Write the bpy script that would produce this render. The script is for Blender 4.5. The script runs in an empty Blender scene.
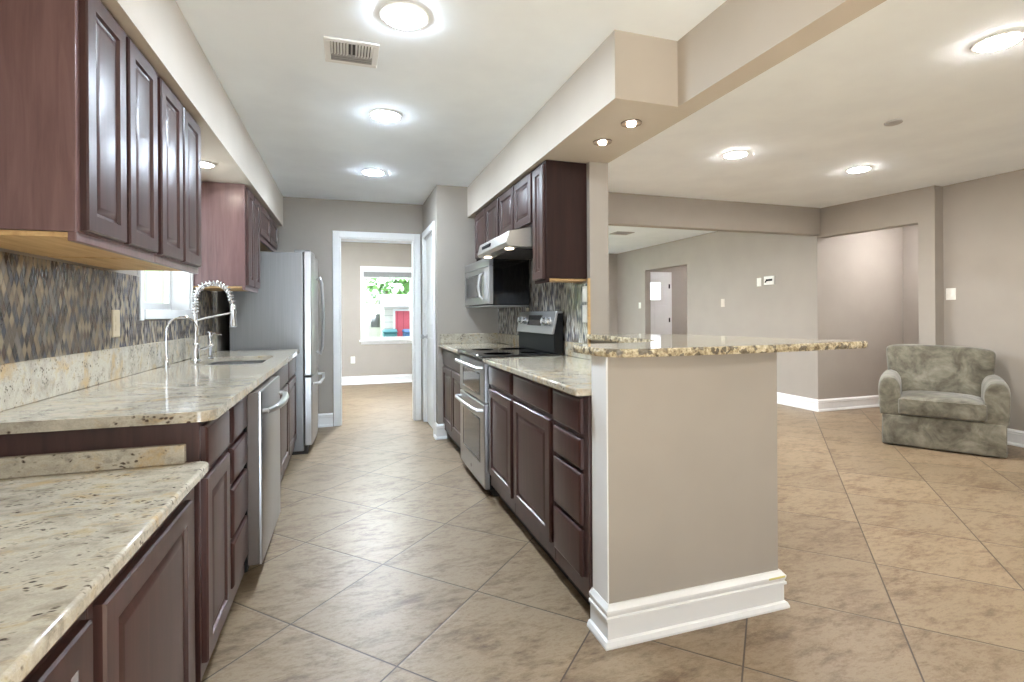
import bpy, bmesh, math, random
from mathutils import Vector, Matrix, noise
random.seed(7)
PI = math.pi
SC = bpy.context.scene
COL = SC.collection

# ------------------------------------------------------------------ camera, sky, exposure
F_PX, VX, HZ, CAM_H, ROLL = 508.0, 348.0, 313.5, 1.2, math.atan(0.006)
yaw = math.atan((512 - VX) / F_PX)
cam_data = bpy.data.cameras.new('camera')
cam = bpy.data.objects.new('camera', cam_data)
COL.objects.link(cam)
cam_data.sensor_fit = 'HORIZONTAL'
cam_data.sensor_width = 36.0
cam_data.lens = F_PX / 1024 * 36.0
cam_data.shift_y = -(341 - HZ) / 1024
cam_data.clip_start = 0.02
fw = Vector((math.sin(yaw), math.cos(yaw), 0)); rt0 = Vector((math.cos(yaw), -math.sin(yaw), 0)); up0 = Vector((0, 0, 1))
rt = rt0 * math.cos(ROLL) - up0 * math.sin(ROLL); up = up0 * math.cos(ROLL) + rt0 * math.sin(ROLL)
M = Matrix((rt, up, -fw)).transposed().to_4x4()
M.translation = Vector((0, 0, CAM_H))
cam.matrix_world = M
SC.camera = cam

SC.view_settings.view_transform = 'Standard'
SC.view_settings.look = 'None'
SC.view_settings.gamma = 1.0
SC.view_settings.use_curve_mapping = False
SC.view_settings.exposure = 1.24
SC.cycles.use_denoising = True
SC.cycles.max_bounces = 10
SC.cycles.diffuse_bounces = 6
SC.cycles.glossy_bounces = 4
SC.cycles.transparent_max_bounces = 12
SC.cycles.caustics_reflective = False
SC.cycles.caustics_refractive = False
SC.cycles.sample_clamp_indirect = 6.0

LAMP_K, LAMP_L, LAMP_SPOT = 200.0, 165.0, 36.0      # radiance of the recessed lamps
SKY = 2.2
world = bpy.data.worlds.new('world'); SC.world = world
world.use_nodes = True
bg = world.node_tree.nodes['Background']
bg.inputs['Color'].default_value = (0.80, 0.91, 1.0, 1)
bg.inputs['Strength'].default_value = SKY
sun_data = bpy.data.lights.new('sun', 'SUN'); sun = bpy.data.objects.new('sun', sun_data); COL.objects.link(sun)
sun_data.energy = 88.0; sun_data.angle = math.radians(1.5); sun_data.color = (.70, .84, 1.0)
sun.rotation_euler = Vector((-.04, .83, -.53)).to_track_quat('-Z', 'Y').to_euler()   # high sun from behind the viewer

# ------------------------------------------------------------------ material helpers
def lin(r, g, b):
    f = lambda v: ((v/255 + .055)/1.055)**2.4 if v > 10.3 else v/255/12.92
    return (f(r), f(g), f(b), 1)

class NT:
    def __init__(s, name):
        s.m = bpy.data.materials.new(name); s.m.use_nodes = True
        s.t = s.m.node_tree; s.b = s.t.nodes['Principled BSDF']
    def n(s, kind, **kw):
        nd = s.t.nodes.new('ShaderNode' + kind)
        for k, v in kw.items():
            if k in nd.inputs: nd.inputs[k].default_value = v
            else: setattr(nd, k, v)
        return nd
    def l(s, a, b): s.t.links.new(a, b)
    def coord(s, scale=(1, 1, 1), rot=(0, 0, 0), loc=(0, 0, 0)):
        tc = s.n('TexCoord'); mp = s.n('Mapping')
        mp.inputs['Scale'].default_value = scale; mp.inputs['Rotation'].default_value = rot; mp.inputs['Location'].default_value = loc
        s.l(tc.outputs['Object'], mp.inputs['Vector']); return mp.outputs['Vector']
    def noise(s, vec, scale, detail=4, rough=.55, dist=0.0):
        nd = s.n('TexNoise'); nd.inputs['Scale'].default_value = scale; nd.inputs['Detail'].default_value = detail
        nd.inputs['Roughness'].default_value = rough; nd.inputs['Distortion'].default_value = dist
        s.l(vec, nd.inputs['Vector']); return nd.outputs['Fac']
    def ramp(s, fac, stops, interp='LINEAR'):
        nd = s.n('ValToRGB'); cr = nd.color_ramp; cr.interpolation = interp
        while len(cr.elements) < len(stops): cr.elements.new(.5)
        for e, (p, c) in zip(cr.elements, stops): e.position = p; e.color = c
        s.l(fac, nd.inputs['Fac']); return nd.outputs['Color']
    def mix(s, fac, a, b, mode='MIX'):
        nd = s.n('Mix', data_type='RGBA', blend_type=mode)
        for sock, v in ((nd.inputs[0], fac), (nd.inputs[6], a), (nd.inputs[7], b)):
            if hasattr(v, 'is_linked'): s.l(v, sock)
            else: sock.default_value = v
        return nd.outputs[2]
    def math(s, op, a, b=None, c=None):
        nd = s.n('Math', operation=op)
        for i, v in enumerate((a, b, c)):
            if v is None: continue
            if hasattr(v, 'is_linked'): s.l(v, nd.inputs[i])
            else: nd.inputs[i].default_value = v
        return nd.outputs[0]
    def bump(s, h, strength, dist=.01):
        nd = s.n('Bump'); nd.inputs['Strength'].default_value = strength; nd.inputs['Distance'].default_value = dist
        s.l(h, nd.inputs['Height']); s.l(nd.outputs['Normal'], s.b.inputs['Normal'])
    def set(s, **kw):
        names = dict(color='Base Color', rough='Roughness', metal='Metallic', spec='Specular IOR Level', coat='Coat Weight',
                     coatr='Coat Roughness', ecol='Emission Color', estr='Emission Strength', sheen='Sheen Weight', aniso='Anisotropic')
        for k, v in kw.items():
            i = s.b.inputs[names[k]]
            if hasattr(v, 'is_linked'): s.l(v, i)
            else: i.default_value = v
        return s

def plain(name, c, rough=.5, var=.03, scale=30, **kw):
    m = NT(name); v = m.coord()
    f = m.noise(v, scale, 3)
    hi = tuple(min(1, x*(1+var)) for x in c[:3]) + (1,); lo = tuple(x*(1-var) for x in c[:3]) + (1,)
    m.set(color=m.ramp(f, [(.3, lo), (.7, hi)]), rough=rough, **kw)
    return m.m

def paint(name, c, rough=.75, bump=.08):
    m = NT(name); v = m.coord()
    f = m.noise(v, 3, 3); g = m.noise(v, 160, 2)
    hi = tuple(min(1, x*1.025) for x in c[:3]) + (1,); lo = tuple(x*.975 for x in c[:3]) + (1,)
    m.set(color=m.ramp(f, [(.35, lo), (.65, hi)]), rough=rough, spec=.3); m.bump(g, bump, .002)
    return m.m

def wood(name, dark, mid, light, rough=.32, axis='z', scale=1.0, coat=.25):
    m = NT(name)
    st = {'z': (22, 22, 1.6), 'y': (22, 1.6, 22), 'x': (1.6, 22, 22)}[axis]
    v = m.coord(tuple(a*scale for a in st))
    f = m.noise(v, 1.6, 6, .6, .6); g = m.noise(m.coord((3, 3, .8)), 1.5, 2)
    k = m.math('ADD', m.math('MULTIPLY', f, .7), m.math('MULTIPLY', g, .3))
    m.set(color=m.ramp(k, [(.3, dark), (.5, mid), (.72, light)]), rough=rough, coat=coat, coatr=.18)
    m.bump(f, .05, .003)
    return m.m

def steel(name, c=(.56, .56, .57, 1), rough=.3, axis='y', metal=1.0):
    m = NT(name)
    st = {'z': (90, 90, 1), 'y': (90, 1, 90), 'x': (1, 90, 90)}[axis]
    f = m.noise(m.coord(st), 3, 3)
    lo = tuple(x*.93 for x in c[:3]) + (1,); hi = tuple(min(1, x*1.06) for x in c[:3]) + (1,)
    m.set(color=m.ramp(f, [(.3, lo), (.7, hi)]), rough=m.math('MULTIPLY_ADD', f, .1, rough-.05), metal=metal)
    return m.m

def granite(name, rough=.07):
    m = NT(name); v = m.coord()
    warp = m.n('TexNoise'); warp.inputs['Scale'].default_value = 9; warp.inputs['Detail'].default_value = 4; m.l(v, warp.inputs['Vector'])
    vm = m.n('VectorMath', operation='MULTIPLY_ADD'); m.l(warp.outputs['Color'], vm.inputs[0]); vm.inputs[1].default_value = (.06, .06, .06); m.l(v, vm.inputs[2])
    w = vm.outputs[0]
    st = m.n('Mapping'); st.inputs['Rotation'].default_value = (0, 0, .5); st.inputs['Scale'].default_value = (1.0, 1.9, 1.4); m.l(w, st.inputs['Vector']); ws = st.outputs['Vector']
    base = m.ramp(m.noise(ws, 9, 6, .65), [(.28, lin(138, 128, 112)), (.42, lin(174, 166, 151)), (.56, lin(192, 184, 168)), (.72, lin(180, 162, 128))])
    gold = m.ramp(m.noise(ws, 5, 5, .7, .4), [(.54, (0, 0, 0, 1)), (.68, (1, 1, 1, 1))])
    c = m.mix(m.math('MULTIPLY', gold, .72), base, lin(190, 158, 106))
    grey = m.ramp(m.noise(ws, 16, 5, .7), [(.56, (0, 0, 0, 1)), (.66, (1, 1, 1, 1))])
    c = m.mix(m.math('MULTIPLY', grey, .6), c, lin(138, 130, 120))
    vo = m.n('TexVoronoi', feature='F1'); vo.inputs['Scale'].default_value = 55; m.l(ws, vo.inputs['Vector'])
    sp = m.math('MULTIPLY', m.ramp(vo.outputs['Distance'], [(.22, (1, 1, 1, 1)), (.40, (0, 0, 0, 1))]), m.ramp(m.noise(ws, 12, 4, .7), [(.49, (0, 0, 0, 1)), (.58, (1, 1, 1, 1))]))
    c = m.mix(m.math('MULTIPLY', sp, .92), c, lin(62, 46, 36))
    fine = m.ramp(m.noise(v, 240, 2), [(.3, (.86, .86, .86, 1)), (.7, (1.05, 1.05, 1.05, 1))])
    c = m.mix(.8, c, fine, 'MULTIPLY')
    m.set(color=c, rough=rough, spec=.55)
    return m.m

def granite_rough(name):
    m = NT(name); v = m.coord()
    vo = m.n('TexVoronoi', feature='F1'); vo.inputs['Scale'].default_value = 60; m.l(v, vo.inputs['Vector'])
    f = m.noise(v, 45, 4, .7)
    c = m.ramp(f, [(.3, lin(70, 62, 54)), (.42, lin(140, 122, 92)), (.55, lin(196, 182, 150)), (.7, lin(228, 220, 200))])
    cc = m.n('SeparateColor'); m.l(vo.outputs['Color'], cc.inputs[0])
    c = m.mix(m.math('MULTIPLY', m.math('GREATER_THAN', cc.outputs[0], .78), .75), c, lin(64, 56, 50))
    m.set(color=c, rough=.35, spec=.5); m.bump(f, .9, .01)
    return m.m

def floor_tile(name):
    m = NT(name)
    size = .525
    tc = m.n('TexCoord'); mp = m.n('Mapping'); mp.vector_type = 'TEXTURE'
    mp.inputs['Location'].default_value = (.152, 2.512, 0); mp.inputs['Rotation'].default_value = (0, 0, PI/4); mp.inputs['Scale'].default_value = (size, size, 1)
    m.l(tc.outputs['Object'], mp.inputs['Vector'])
    sx = m.n('SeparateXYZ'); m.l(mp.outputs['Vector'], sx.inputs[0])
    fx, fy = m.math('FRACT', sx.outputs[0]), m.math('FRACT', sx.outputs[1])
    ex = m.math('MINIMUM', fx, m.math('SUBTRACT', 1, fx)); ey = m.math('MINIMUM', fy, m.math('SUBTRACT', 1, fy))
    e = m.math('MINIMUM', ex, ey)
    grout = m.math('LESS_THAN', e, .0055)
    idv = m.n('CombineXYZ'); m.l(m.math('FLOOR', sx.outputs[0]), idv.inputs[0]); m.l(m.math('FLOOR', sx.outputs[1]), idv.inputs[1])
    wn = m.n('TexWhiteNoise', noise_dimensions='3D'); m.l(idv.outputs[0], wn.inputs['Vector'])
    off = m.n('VectorMath', operation='MULTIPLY_ADD'); m.l(wn.outputs['Color'], off.inputs[0]); off.inputs[1].default_value = (37, 37, 37); m.l(tc.outputs['Object'], off.inputs[2])
    st = m.n('Mapping'); st.inputs['Rotation'].default_value = (0, 0, -.55); st.inputs['Scale'].default_value = (1.0, 2.4, 1); m.l(off.outputs[0], st.inputs['Vector']); ws = st.outputs['Vector']
    n1 = m.noise(ws, 3.6, 12, .8, .35); n2 = m.noise(ws, 16, 8, .8, .2)
    k = m.math('ADD', m.math('MULTIPLY', n1, .6), m.math('MULTIPLY', n2, .4))
    c = m.ramp(k, [(.34, lin(112, 88, 68)), (.42, lin(146, 121, 97)), (.48, lin(176, 154, 127)), (.545, lin(196, 176, 150)), (.60, lin(174, 150, 123)), (.68, lin(226, 210, 188))])
    pit = m.ramp(m.noise(ws, 26, 6, .8), [(.56, (0, 0, 0, 1)), (.72, (1, 1, 1, 1))])
    c = m.mix(m.math('MULTIPLY', pit, .42), c, lin(128, 102, 78))
    tone = m.math('MULTIPLY_ADD', wn.outputs['Value'], .10, .44)
    tv = m.n('CombineColor'); [m.l(m.math('MULTIPLY', tone, q), tv.inputs[i]) for i, q in enumerate((1.0, .96, .90))]
    c = m.mix(1.0, c, tv.outputs[0], 'MULTIPLY')
    c = m.mix(grout, c, lin(72, 60, 50))
    m.set(color=c, rough=m.math('MULTIPLY_ADD', k, .2, .30), spec=.38)
    h = m.math('MINIMUM', m.math('MULTIPLY', e, 60), 1.0)
    m.bump(m.math('ADD', h, m.math('MULTIPLY', k, .25)), .25, .004)
    return m.m

def mosaic(name, w=.026, h=.066, pal=((66,58,56),(118,106,94),(78,78,88),(160,146,124),(104,102,104),(182,168,144),(92,74,62),(150,144,138))):
    m = NT(name); tc = m.n('TexCoord'); sx = m.n('SeparateXYZ'); m.l(tc.outputs['Object'], sx.inputs[0])
    u = m.math('DIVIDE', sx.outputs[1], w); v = m.math('DIVIDE', sx.outputs[2], h)
    a = m.math('ADD', u, v); b = m.math('SUBTRACT', u, v)
    fa, fb = m.math('FRACT', a), m.math('FRACT', b)
    ea = m.math('MINIMUM', fa, m.math('SUBTRACT', 1, fa)); eb = m.math('MINIMUM', fb, m.math('SUBTRACT', 1, fb))
    e = m.math('MINIMUM', ea, eb)
    idv = m.n('CombineXYZ'); m.l(m.math('FLOOR', a), idv.inputs[0]); m.l(m.math('FLOOR', b), idv.inputs[1])
    wn = m.n('TexWhiteNoise', noise_dimensions='3D'); m.l(idv.outputs[0], wn.inputs['Vector'])
    c = m.ramp(wn.outputs['Value'], [(q, lin(*cc)) for q, cc in zip((0, .14, .28, .42, .56, .68, .82, .92), pal)], 'CONSTANT')
    n = m.noise(tc.outputs['Object'], 60, 3)
    c = m.mix(.35, c, m.ramp(n, [(.3, (.6, .6, .6, 1)), (.7, (1, 1, 1, 1))]), 'MULTIPLY')
    g = m.math('LESS_THAN', e, .06)
    c = m.mix(g, c, lin(112, 104, 94))
    m.set(color=c, rough=m.math('MULTIPLY_ADD', g, .5, .14), spec=.6)
    m.bump(m.math('MINIMUM', m.math('MULTIPLY', e, 8), 1), .4, .002)
    return m.m

def suede(name):
    m = NT(name); v = m.coord()
    f = m.noise(v, 5.5, 5, .62, .7); g = m.noise(v, 18, 4, .6)
    k = m.math('ADD', m.math('MULTIPLY', f, .75), m.math('MULTIPLY', g, .25))
    m.set(color=m.ramp(k, [(.34, lin(68, 64, 55)), (.47, lin(98, 94, 82)), (.56, lin(118, 114, 101)), (.68, lin(140, 136, 123))]), rough=.9, sheen=.35, spec=.15)
    m.bump(m.noise(v, 350, 2), .15, .002)
    return m.m

def glass_mat(name, tint=(1, 1, 1, 1)):
    m = NT(name); t = m.t
    tr = m.n('BsdfTransparent'); tr.inputs['Color'].default_value = tint
    gl = m.n('BsdfGlossy'); gl.inputs['Roughness'].default_value = .02
    fr = m.n('Fresnel'); fr.inputs['IOR'].default_value = 1.45
    mx = m.n('MixShader'); geo = m.n('NewGeometry'); m.l(m.math('MULTIPLY', fr.outputs[0], m.math('SUBTRACT', 1, geo.outputs['Backfacing'])), mx.inputs[0]); m.l(tr.outputs[0], mx.inputs[1]); m.l(gl.outputs[0], mx.inputs[2])
    m.l(mx.outputs[0], t.nodes['Material Output'].inputs['Surface'])
    return m.m

def emit(name, c, s):
    m = NT(name); v = m.coord(); f = m.noise(v, 5, 1)
    m.set(color=(.8, .8, .8, 1), ecol=m.ramp(f, [(0, c), (1, c)]), estr=s); return m.m

def foliage(name, a, b):
    m = NT(name); v = m.coord()
    m.set(color=m.ramp(m.noise(v, 4, 5, .7), [(.3, a), (.7, b)]), rough=.8); return m.m

def siding(name, c1, c2, axis, pitch):
    m = NT(name); tc = m.n('TexCoord'); sx = m.n('SeparateXYZ'); m.l(tc.outputs['Object'], sx.inputs[0])
    f = m.math('FRACT', m.math('DIVIDE', sx.outputs[axis], pitch))
    m.set(color=m.mix(m.math('LESS_THAN', f, .1), c1, c2), rough=.7); return m.m

WALL = paint('wall_paint', lin(161, 153.5, 145))
SOFF = paint('wall_paint_lit', lin(192, 182, 170))  # same wall paint, lightened to stand in for light on the soffits
CEIL = paint('ceiling_paint', lin(241, 247, 253), .85)
WHITE = paint('white_trim', lin(228, 228, 228), .4, .02)
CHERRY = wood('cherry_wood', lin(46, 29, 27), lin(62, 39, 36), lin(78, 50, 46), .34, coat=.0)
CHERRYX = wood('cherry_panel_glare', lin(86, 60, 60), lin(106, 79, 78), lin(124, 96, 95), .34)  # lighter panel laminate, with glare also put into its colour
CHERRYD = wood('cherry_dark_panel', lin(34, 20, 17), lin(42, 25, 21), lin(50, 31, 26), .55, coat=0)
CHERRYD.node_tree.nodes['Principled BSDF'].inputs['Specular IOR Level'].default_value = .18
PINE = wood('unfinished_wood', lin(168, 130, 84), lin(194, 158, 108), lin(212, 180, 130), .6, 'y', 1, 0)
DARK = plain('toe_kick_dark', lin(34, 28, 27), .6)
GRAN = granite('granite')
GRANR = granite_rough('granite_chiselled')
FLOOR = floor_tile('travertine_tile')
MOSA = mosaic('mosaic_tile')
STEELH = steel('brushed_steel', (.52, .52, .525, 1), axis='y')
STEELV = steel('brushed_steel_vertical', (.47, .465, .465, 1), .33, axis='z')
STEELD = steel('grey_steel_side', (.245, .24, .24, 1), .42, 'z', .6)
CHROME = plain('chrome', (.82, .82, .84, 1), .09, .02, metal=1.0)
BLACK = plain('black_gloss', (.008, .008, .009, 1), .08, .05)
BLACKM = plain('black_plastic', (.008, .008, .009, 1), .5, spec=.2)
OVENG = plain('oven_glass', (.06, .058, .055, 1), .06, .1)
PLATE = plain('white_plastic', lin(236, 234, 228), .35)
BEIGE = plain('beige_plastic', lin(206, 192, 164), .4)
GREYP = plain('grey_plastic', lin(168, 166, 164), .5)
SUEDE = suede('grey_suede')
GLASS = glass_mat('window_glass')
EMK = emit('lamp_kitchen', (.74, .87, 1, 1), LAMP_K)
EML = emit('lamp_living', (1, .98, .94, 1), LAMP_L)
EMS = emit('lamp_spot', (1, .9, .76, 1), LAMP_SPOT)
EMH = emit('lamp_hood', (1, .82, .6, 1), 5.0)
DISP = emit('range_display', (.12, .13, .15, 1), .25)

# ------------------------------------------------------------------ mesh helpers
class MB:
    def __init__(s): s.v = []; s.f = []; s.mi = []; s.cur = 0
    def add(s, verts, faces):
        o = len(s.v); s.v += [tuple(p) for p in verts]
        for f in faces: s.f.append([i+o for i in f]); s.mi.append(s.cur)
        return s
    def box(s, x0, x1, y0, y1, z0, z1):
        x0, x1 = sorted((x0, x1)); y0, y1 = sorted((y0, y1)); z0, z1 = sorted((z0, z1))
        return s.add([(x0,y0,z0),(x1,y0,z0),(x1,y1,z0),(x0,y1,z0),(x0,y0,z1),(x1,y0,z1),(x1,y1,z1),(x0,y1,z1)],
                     [(0,3,2,1),(4,5,6,7),(0,1,5,4),(1,2,6,5),(2,3,7,6),(3,0,4,7)])
    def prism(s, poly, z0, z1):
        n = len(poly); v = [(x, y, z0) for x, y in poly] + [(x, y, z1) for x, y in poly]
        return s.add(v, [list(range(n))[::-1], list(range(n, 2*n))] + [(i, (i+1) % n, n+(i+1) % n, n+i) for i in range(n)])
    def prism_axis(s, poly, a0, a1, axis):            # poly in the two other axes, extruded along axis
        def P(p, a):
            return {'x': (a, p[0], p[1]), 'y': (p[0], a, p[1]), 'z': (p[0], p[1], a)}[axis]
        n = len(poly); v = [P(p, a0) for p in poly] + [P(p, a1) for p in poly]
        return s.add(v, [list(range(n))[::-1], list(range(n, 2*n))] + [(i, (i+1) % n, n+(i+1) % n, n+i) for i in range(n)])
    def tube(s, path, r, n=10, closed=False):
        path = [Vector(p) for p in path]; rings = []
        rr = r if isinstance(r, (list, tuple)) else [r]*len(path)
        prev = None
        for i, p in enumerate(path):
            a = path[i-1] if i else p; b = path[i+1] if i+1 < len(path) else p
            t = (b-a).normalized()
            if prev is None:
                ref = Vector((0, 0, 1)) if abs(t.z) < .9 else Vector((1, 0, 0)); u = t.cross(ref).normalized()
            else:
                u = (prev - t*prev.dot(t)).normalized()
            prev = u; w = t.cross(u)
            rings.append([p + (u*math.cos(2*PI*k/n) + w*math.sin(2*PI*k/n))*rr[i] for k in range(n)])
        v = [q for ring in rings for q in ring]; f = []
        for i in range(len(rings)-1):
            for k in range(n): f.append((i*n+k, i*n+(k+1) % n, (i+1)*n+(k+1) % n, (i+1)*n+k))
        f.append(list(range(n))[::-1]); f.append([(len(rings)-1)*n+k for k in range(n)])
        return s.add(v, f)
    def lathe(s, c, prof, n=24, axis='z'):
        v = []; f = []
        for r, h in prof:
            for k in range(n):
                a = 2*PI*k/n; p = (r*math.cos(a), r*math.sin(a), h)
                if axis == 'x': p = (h, p[0], p[1])
                if axis == 'y': p = (p[0], h, p[1])
                v.append((c[0]+p[0], c[1]+p[1], c[2]+p[2]))
        for i in range(len(prof)-1):
            for k in range(n): f.append((i*n+k, i*n+(k+1) % n, (i+1)*n+(k+1) % n, (i+1)*n+k))
        f.append(list(range(n))[::-1]); f.append([(len(prof)-1)*n+k for k in range(n)])
        return s.add(v, f)
    def panel(s, x, sgn, y0, y1, z0, z1, prof, thick):
        """Moulded front on the plane X=x facing sgn*X; prof = [(inset, height)], closed at the back."""
        v = []; f = []
        rings = [(0, -0.0)] + list(prof)
        for ins, h in rings:
            xx = x + sgn*h
            v += [(xx, y0+ins, z0+ins), (xx, y1-ins, z0+ins), (xx, y1-ins, z1-ins), (xx, y0+ins, z1-ins)]
        for i in range(len(rings)-1):
            for k in range(4): f.append((4*i+k, 4*i+(k+1) % 4, 4*i+4+(k+1) % 4, 4*i+4+k))
        L = 4*(len(rings)-1); f.append((L, L+1, L+2, L+3)); f.append((3, 2, 1, 0))
        return s.add(v, f)
    def sweep(s, path, prof, closed=False):
        """prof = [(offset to the right of travel, z)] closed polygon, swept along a flat path with mitres."""
        P2 = [Vector((p[0], p[1])) for p in path]; n = len(P2); v = []; m = len(prof)
        for i, p in enumerate(P2):
            dirs = []
            if i > 0 or closed: dirs.append((p - P2[i-1]).normalized())
            if i < n-1 or closed: dirs.append((P2[(i+1) % n] - p).normalized())
            ns = [Vector((d.y, -d.x)) for d in dirs]
            b = sum(ns, Vector((0, 0))).normalized(); k = 1/max(.3, b.dot(ns[0]))
            for o, z in prof: q = p + b*o*k; v.append((q.x, q.y, z))
        f = []
        for i in range(n if closed else n-1):
            j = (i+1) % n
            for k in range(m): f.append((i*m+k, i*m+(k+1) % m, j*m+(k+1) % m, j*m+k))
        if not closed: f.append(list(range(m))[::-1]); f.append([(n-1)*m+k for k in range(m)])
        return s.add(v, f)
    def build(s, name, mat, parent=None, bevel=0, seg=2, smooth=35, loc=None):
        base = Vector((0, 0, 0))
        if parent is not None:
            q = parent
            while q is not None: base += q.location; q = q.parent
        elif loc: base = Vector(loc)
        me = bpy.data.meshes.new(name)
        me.from_pydata([tuple(Vector(p)-base) for p in s.v], [], s.f)
        bm = bmesh.new(); bm.from_mesh(me); bmesh.ops.recalc_face_normals(bm, faces=bm.faces); bm.to_mesh(me); bm.free()
        mats = mat if isinstance(mat, (list, tuple)) else [mat]
        for q in mats: me.materials.append(q)
        for p, k in zip(me.polygons, s.mi): p.material_index = k
        me.polygons.foreach_set('use_smooth', [True]*len(me.polygons))
        me.set_sharp_from_angle(angle=math.radians(smooth))
        o = bpy.data.objects.new(name, me); COL.objects.link(o)
        if parent is not None: o.parent = parent
        elif loc: o.location = base
        if bevel:
            b = o.modifiers.new('bevel', 'BEVEL'); b.width = bevel; b.segments = seg; b.limit_method = 'ANGLE'; b.angle_limit = math.radians(40)
        return o

def tag(o, label=None, cat=None, group=None, kind=None):
    if label: o['label'] = label
    if cat: o['category'] = cat
    if group: o['group'] = group
    if kind: o['kind'] = kind
    return o
def thing(name, loc, label, cat, group=None):
    o = bpy.data.objects.new(name, None); COL.objects.link(o); o.location = loc; o.empty_display_size = .1
    return tag(o, label, cat, group)
def struct(name, mb, mat, label=None, cat=None, **kw):
    return tag(mb.build(name, mat, **kw), label, cat, None, 'structure')
def copy_tree(src, loc, label=None):
    r = src.copy(); COL.objects.link(r); r.location = loc
    if label: r['label'] = label
    for ch in list(src.children):
        c = ch.copy(); COL.objects.link(c); c.parent = r
        for g in list(ch.children):
            d = g.copy(); COL.objects.link(d); d.parent = c
    return r
def rrect(x0, x1, y0, y1, r, n=6):
    p = []
    for cx, cy, a0 in ((x1-r, y1-r, 0), (x0+r, y1-r, 90), (x0+r, y0+r, 180), (x1-r, y0+r, 270)):
        for k in range(n+1):
            a = math.radians(a0 + 90*k/n); p.append((cx+r*math.cos(a), cy+r*math.sin(a)))
    return p

# ------------------------------------------------------------------ key dimensions
XL = -1.02            # left kitchen wall face
XW0, XW1 = 1.43, 1.56 # wall between kitchen and living side
YB = 5.8              # kitchen end wall
CE = 2.44
XD = 5.38             # dining side wall face
XN = 5.64             # living wall face behind the armchair
YH = 4.65             # header between living and dining
YF = 9.1             # laundry end wall
YD = 9.46             # dining end wall
YR = -3.0

# ------------------------------------------------------------------ the setting
struct('floor', MB().box(-2.4, 8.2, YR-.2, 9.9, -.1, 0), FLOOR, 'large beige travertine floor tiles laid on the diagonal', 'floor')
struct('ceiling', MB().box(-2.4, 8.2, YR-.2, 9.9, CE, CE+.1), CEIL, 'flat white painted ceiling over kitchen and living room', 'ceiling')
# left wall with the window hole over the sink
WY0, WY1, WZ0, WZ1 = 3.10, 3.96, 1.235, 2.02
w = MB()
w.box(XL-.16, XL, YR, WY0, 0, CE); w.box(XL-.16, XL, WY1, YB, 0, CE); w.box(XL-.16, XL, WY0, WY1, 0, WZ0); w.box(XL-.16, XL, WY0, WY1, WZ1, CE)
struct('wall_left', w, WALL, 'beige kitchen wall behind the sink run', 'wall')
# kitchen end wall with doorway
DX0, DX1, DZ = -.085, .715, 2.035
w = MB(); w.box(XL-.16, DX0, YB, YB+.12, 0, CE); w.box(DX1, XW0, YB, YB+.12, 0, CE); w.box(DX0, DX1, YB, YB+.12, DZ, CE)
struct('wall_back', w, WALL, 'beige kitchen end wall with cased doorway', 'wall')
# middle wall
struct('wall_middle', MB().box(XW0, XW1, 2.85, 9.58, 0, CE), WALL, 'beige wall behind the range ending in a post', 'wall')
# pantry bump with door hole on its kitchen side
PY0, PY1, PZ = 5.03, 5.68, 2.04
w = MB(); w.box(.815, XW0, 4.86, 4.96, 0, CE); w.box(.815, .915, 4.96, PY0, 0, CE); w.box(.815, .915, PY1, YB, 0, CE); w.box(.815, .915, PY0, PY1, PZ, CE)
struct('wall_pantry', w, WALL, 'beige boxed out pantry corner beside the range counter', 'wall')
# half wall under the bar
struct('wall_half', MB().box(.895, 1.668, 1.645, 1.765, 0, 1.04), WALL, 'beige end of the half wall carrying the raised granite bar', 'wall')
struct('wall_half_long', MB().box(XW0, XW1, 1.765, 2.85, 0, 1.04), WALL, 'beige long half wall behind the drawer stack', 'wall')
struct('wall_half_face', MB().box(.889, .8945, 1.646, 1.764, .147, 1.04), WHITE, 'thin white layer on the kitchen side end of the half wall', 'trim')  # thin white layer over the wall's end face
# soffits and beam
struct('wall_soffit_left', MB().box(XL, -.64, YR, YB, 2.125, CE), SOFF, 'beige boxed soffit above the left upper cabinets', 'soffit')
w = MB(); w.prism([(1.118, 1.975), (1.44, 1.975), (1.44, YR), (1.55, YR), (1.56, 4.86), (1.118, 4.86)], 2.14, CE)
struct('wall_soffit_right', w, SOFF, 'beige soffit and beam above the range side cabinets', 'soffit')
# living side
struct('wall_header', MB().box(XW1, XD, YH, YH+.12, 2.12, CE), WALL, 'beige header between living room and dining room', 'wall')
FO0, FO1, FZ = 7.16, 8.42, 2.005
w = MB(); w.box(XD, XD+.12, YH+.04, FO0, 0, CE); w.box(XD, XD+.12, FO1, YD+.1, 0, CE); w.box(XD, XD+.12, FO0, FO1, FZ, CE)
struct('wall_dining', w, WALL, 'beige dining wall with square opening to the entry', 'wall')
w = MB(); w.prism([(5.505, 3.635), (5.52, 3.49), (5.76, 3.49), (5.76, 3.635)], 0, CE); w.prism([(5.395, YH+.04), (5.505, 3.635), (5.64, 3.635), (5.53, YH+.04)], 2.095, CE)
struct('wall_pier', w, WALL, 'beige pier and header around the hallway opening', 'wall')
struct('wall_right', MB().box(XN, XN+.12, YR, 3.49, 0, CE), WALL, 'beige living room wall behind the armchair', 'wall')
struct('wall_hall', MB().box(XD+.12, 6.9, YH+.04, YH+.16, 0, CE), WALL, 'beige hallway side wall', 'wall')
HY0, HY1, HZ = 3.5, 4.42, 2.06
w = MB(); w.box(6.82, 6.94, HY1, YH+.04, 0, CE); w.box(6.82, 6.94, 3.2, HY0, 0, CE); w.box(6.82, 6.94, HY0, HY1, HZ, CE); w.box(XN+.12, 6.94, 3.2, 3.31, 0, CE); w.box(7.6, 7.7, 3.2, 4.8, 0, CE)
struct('wall_hall_end', w, WALL, 'beige hallway end wall with a doorway', 'wall')
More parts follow.
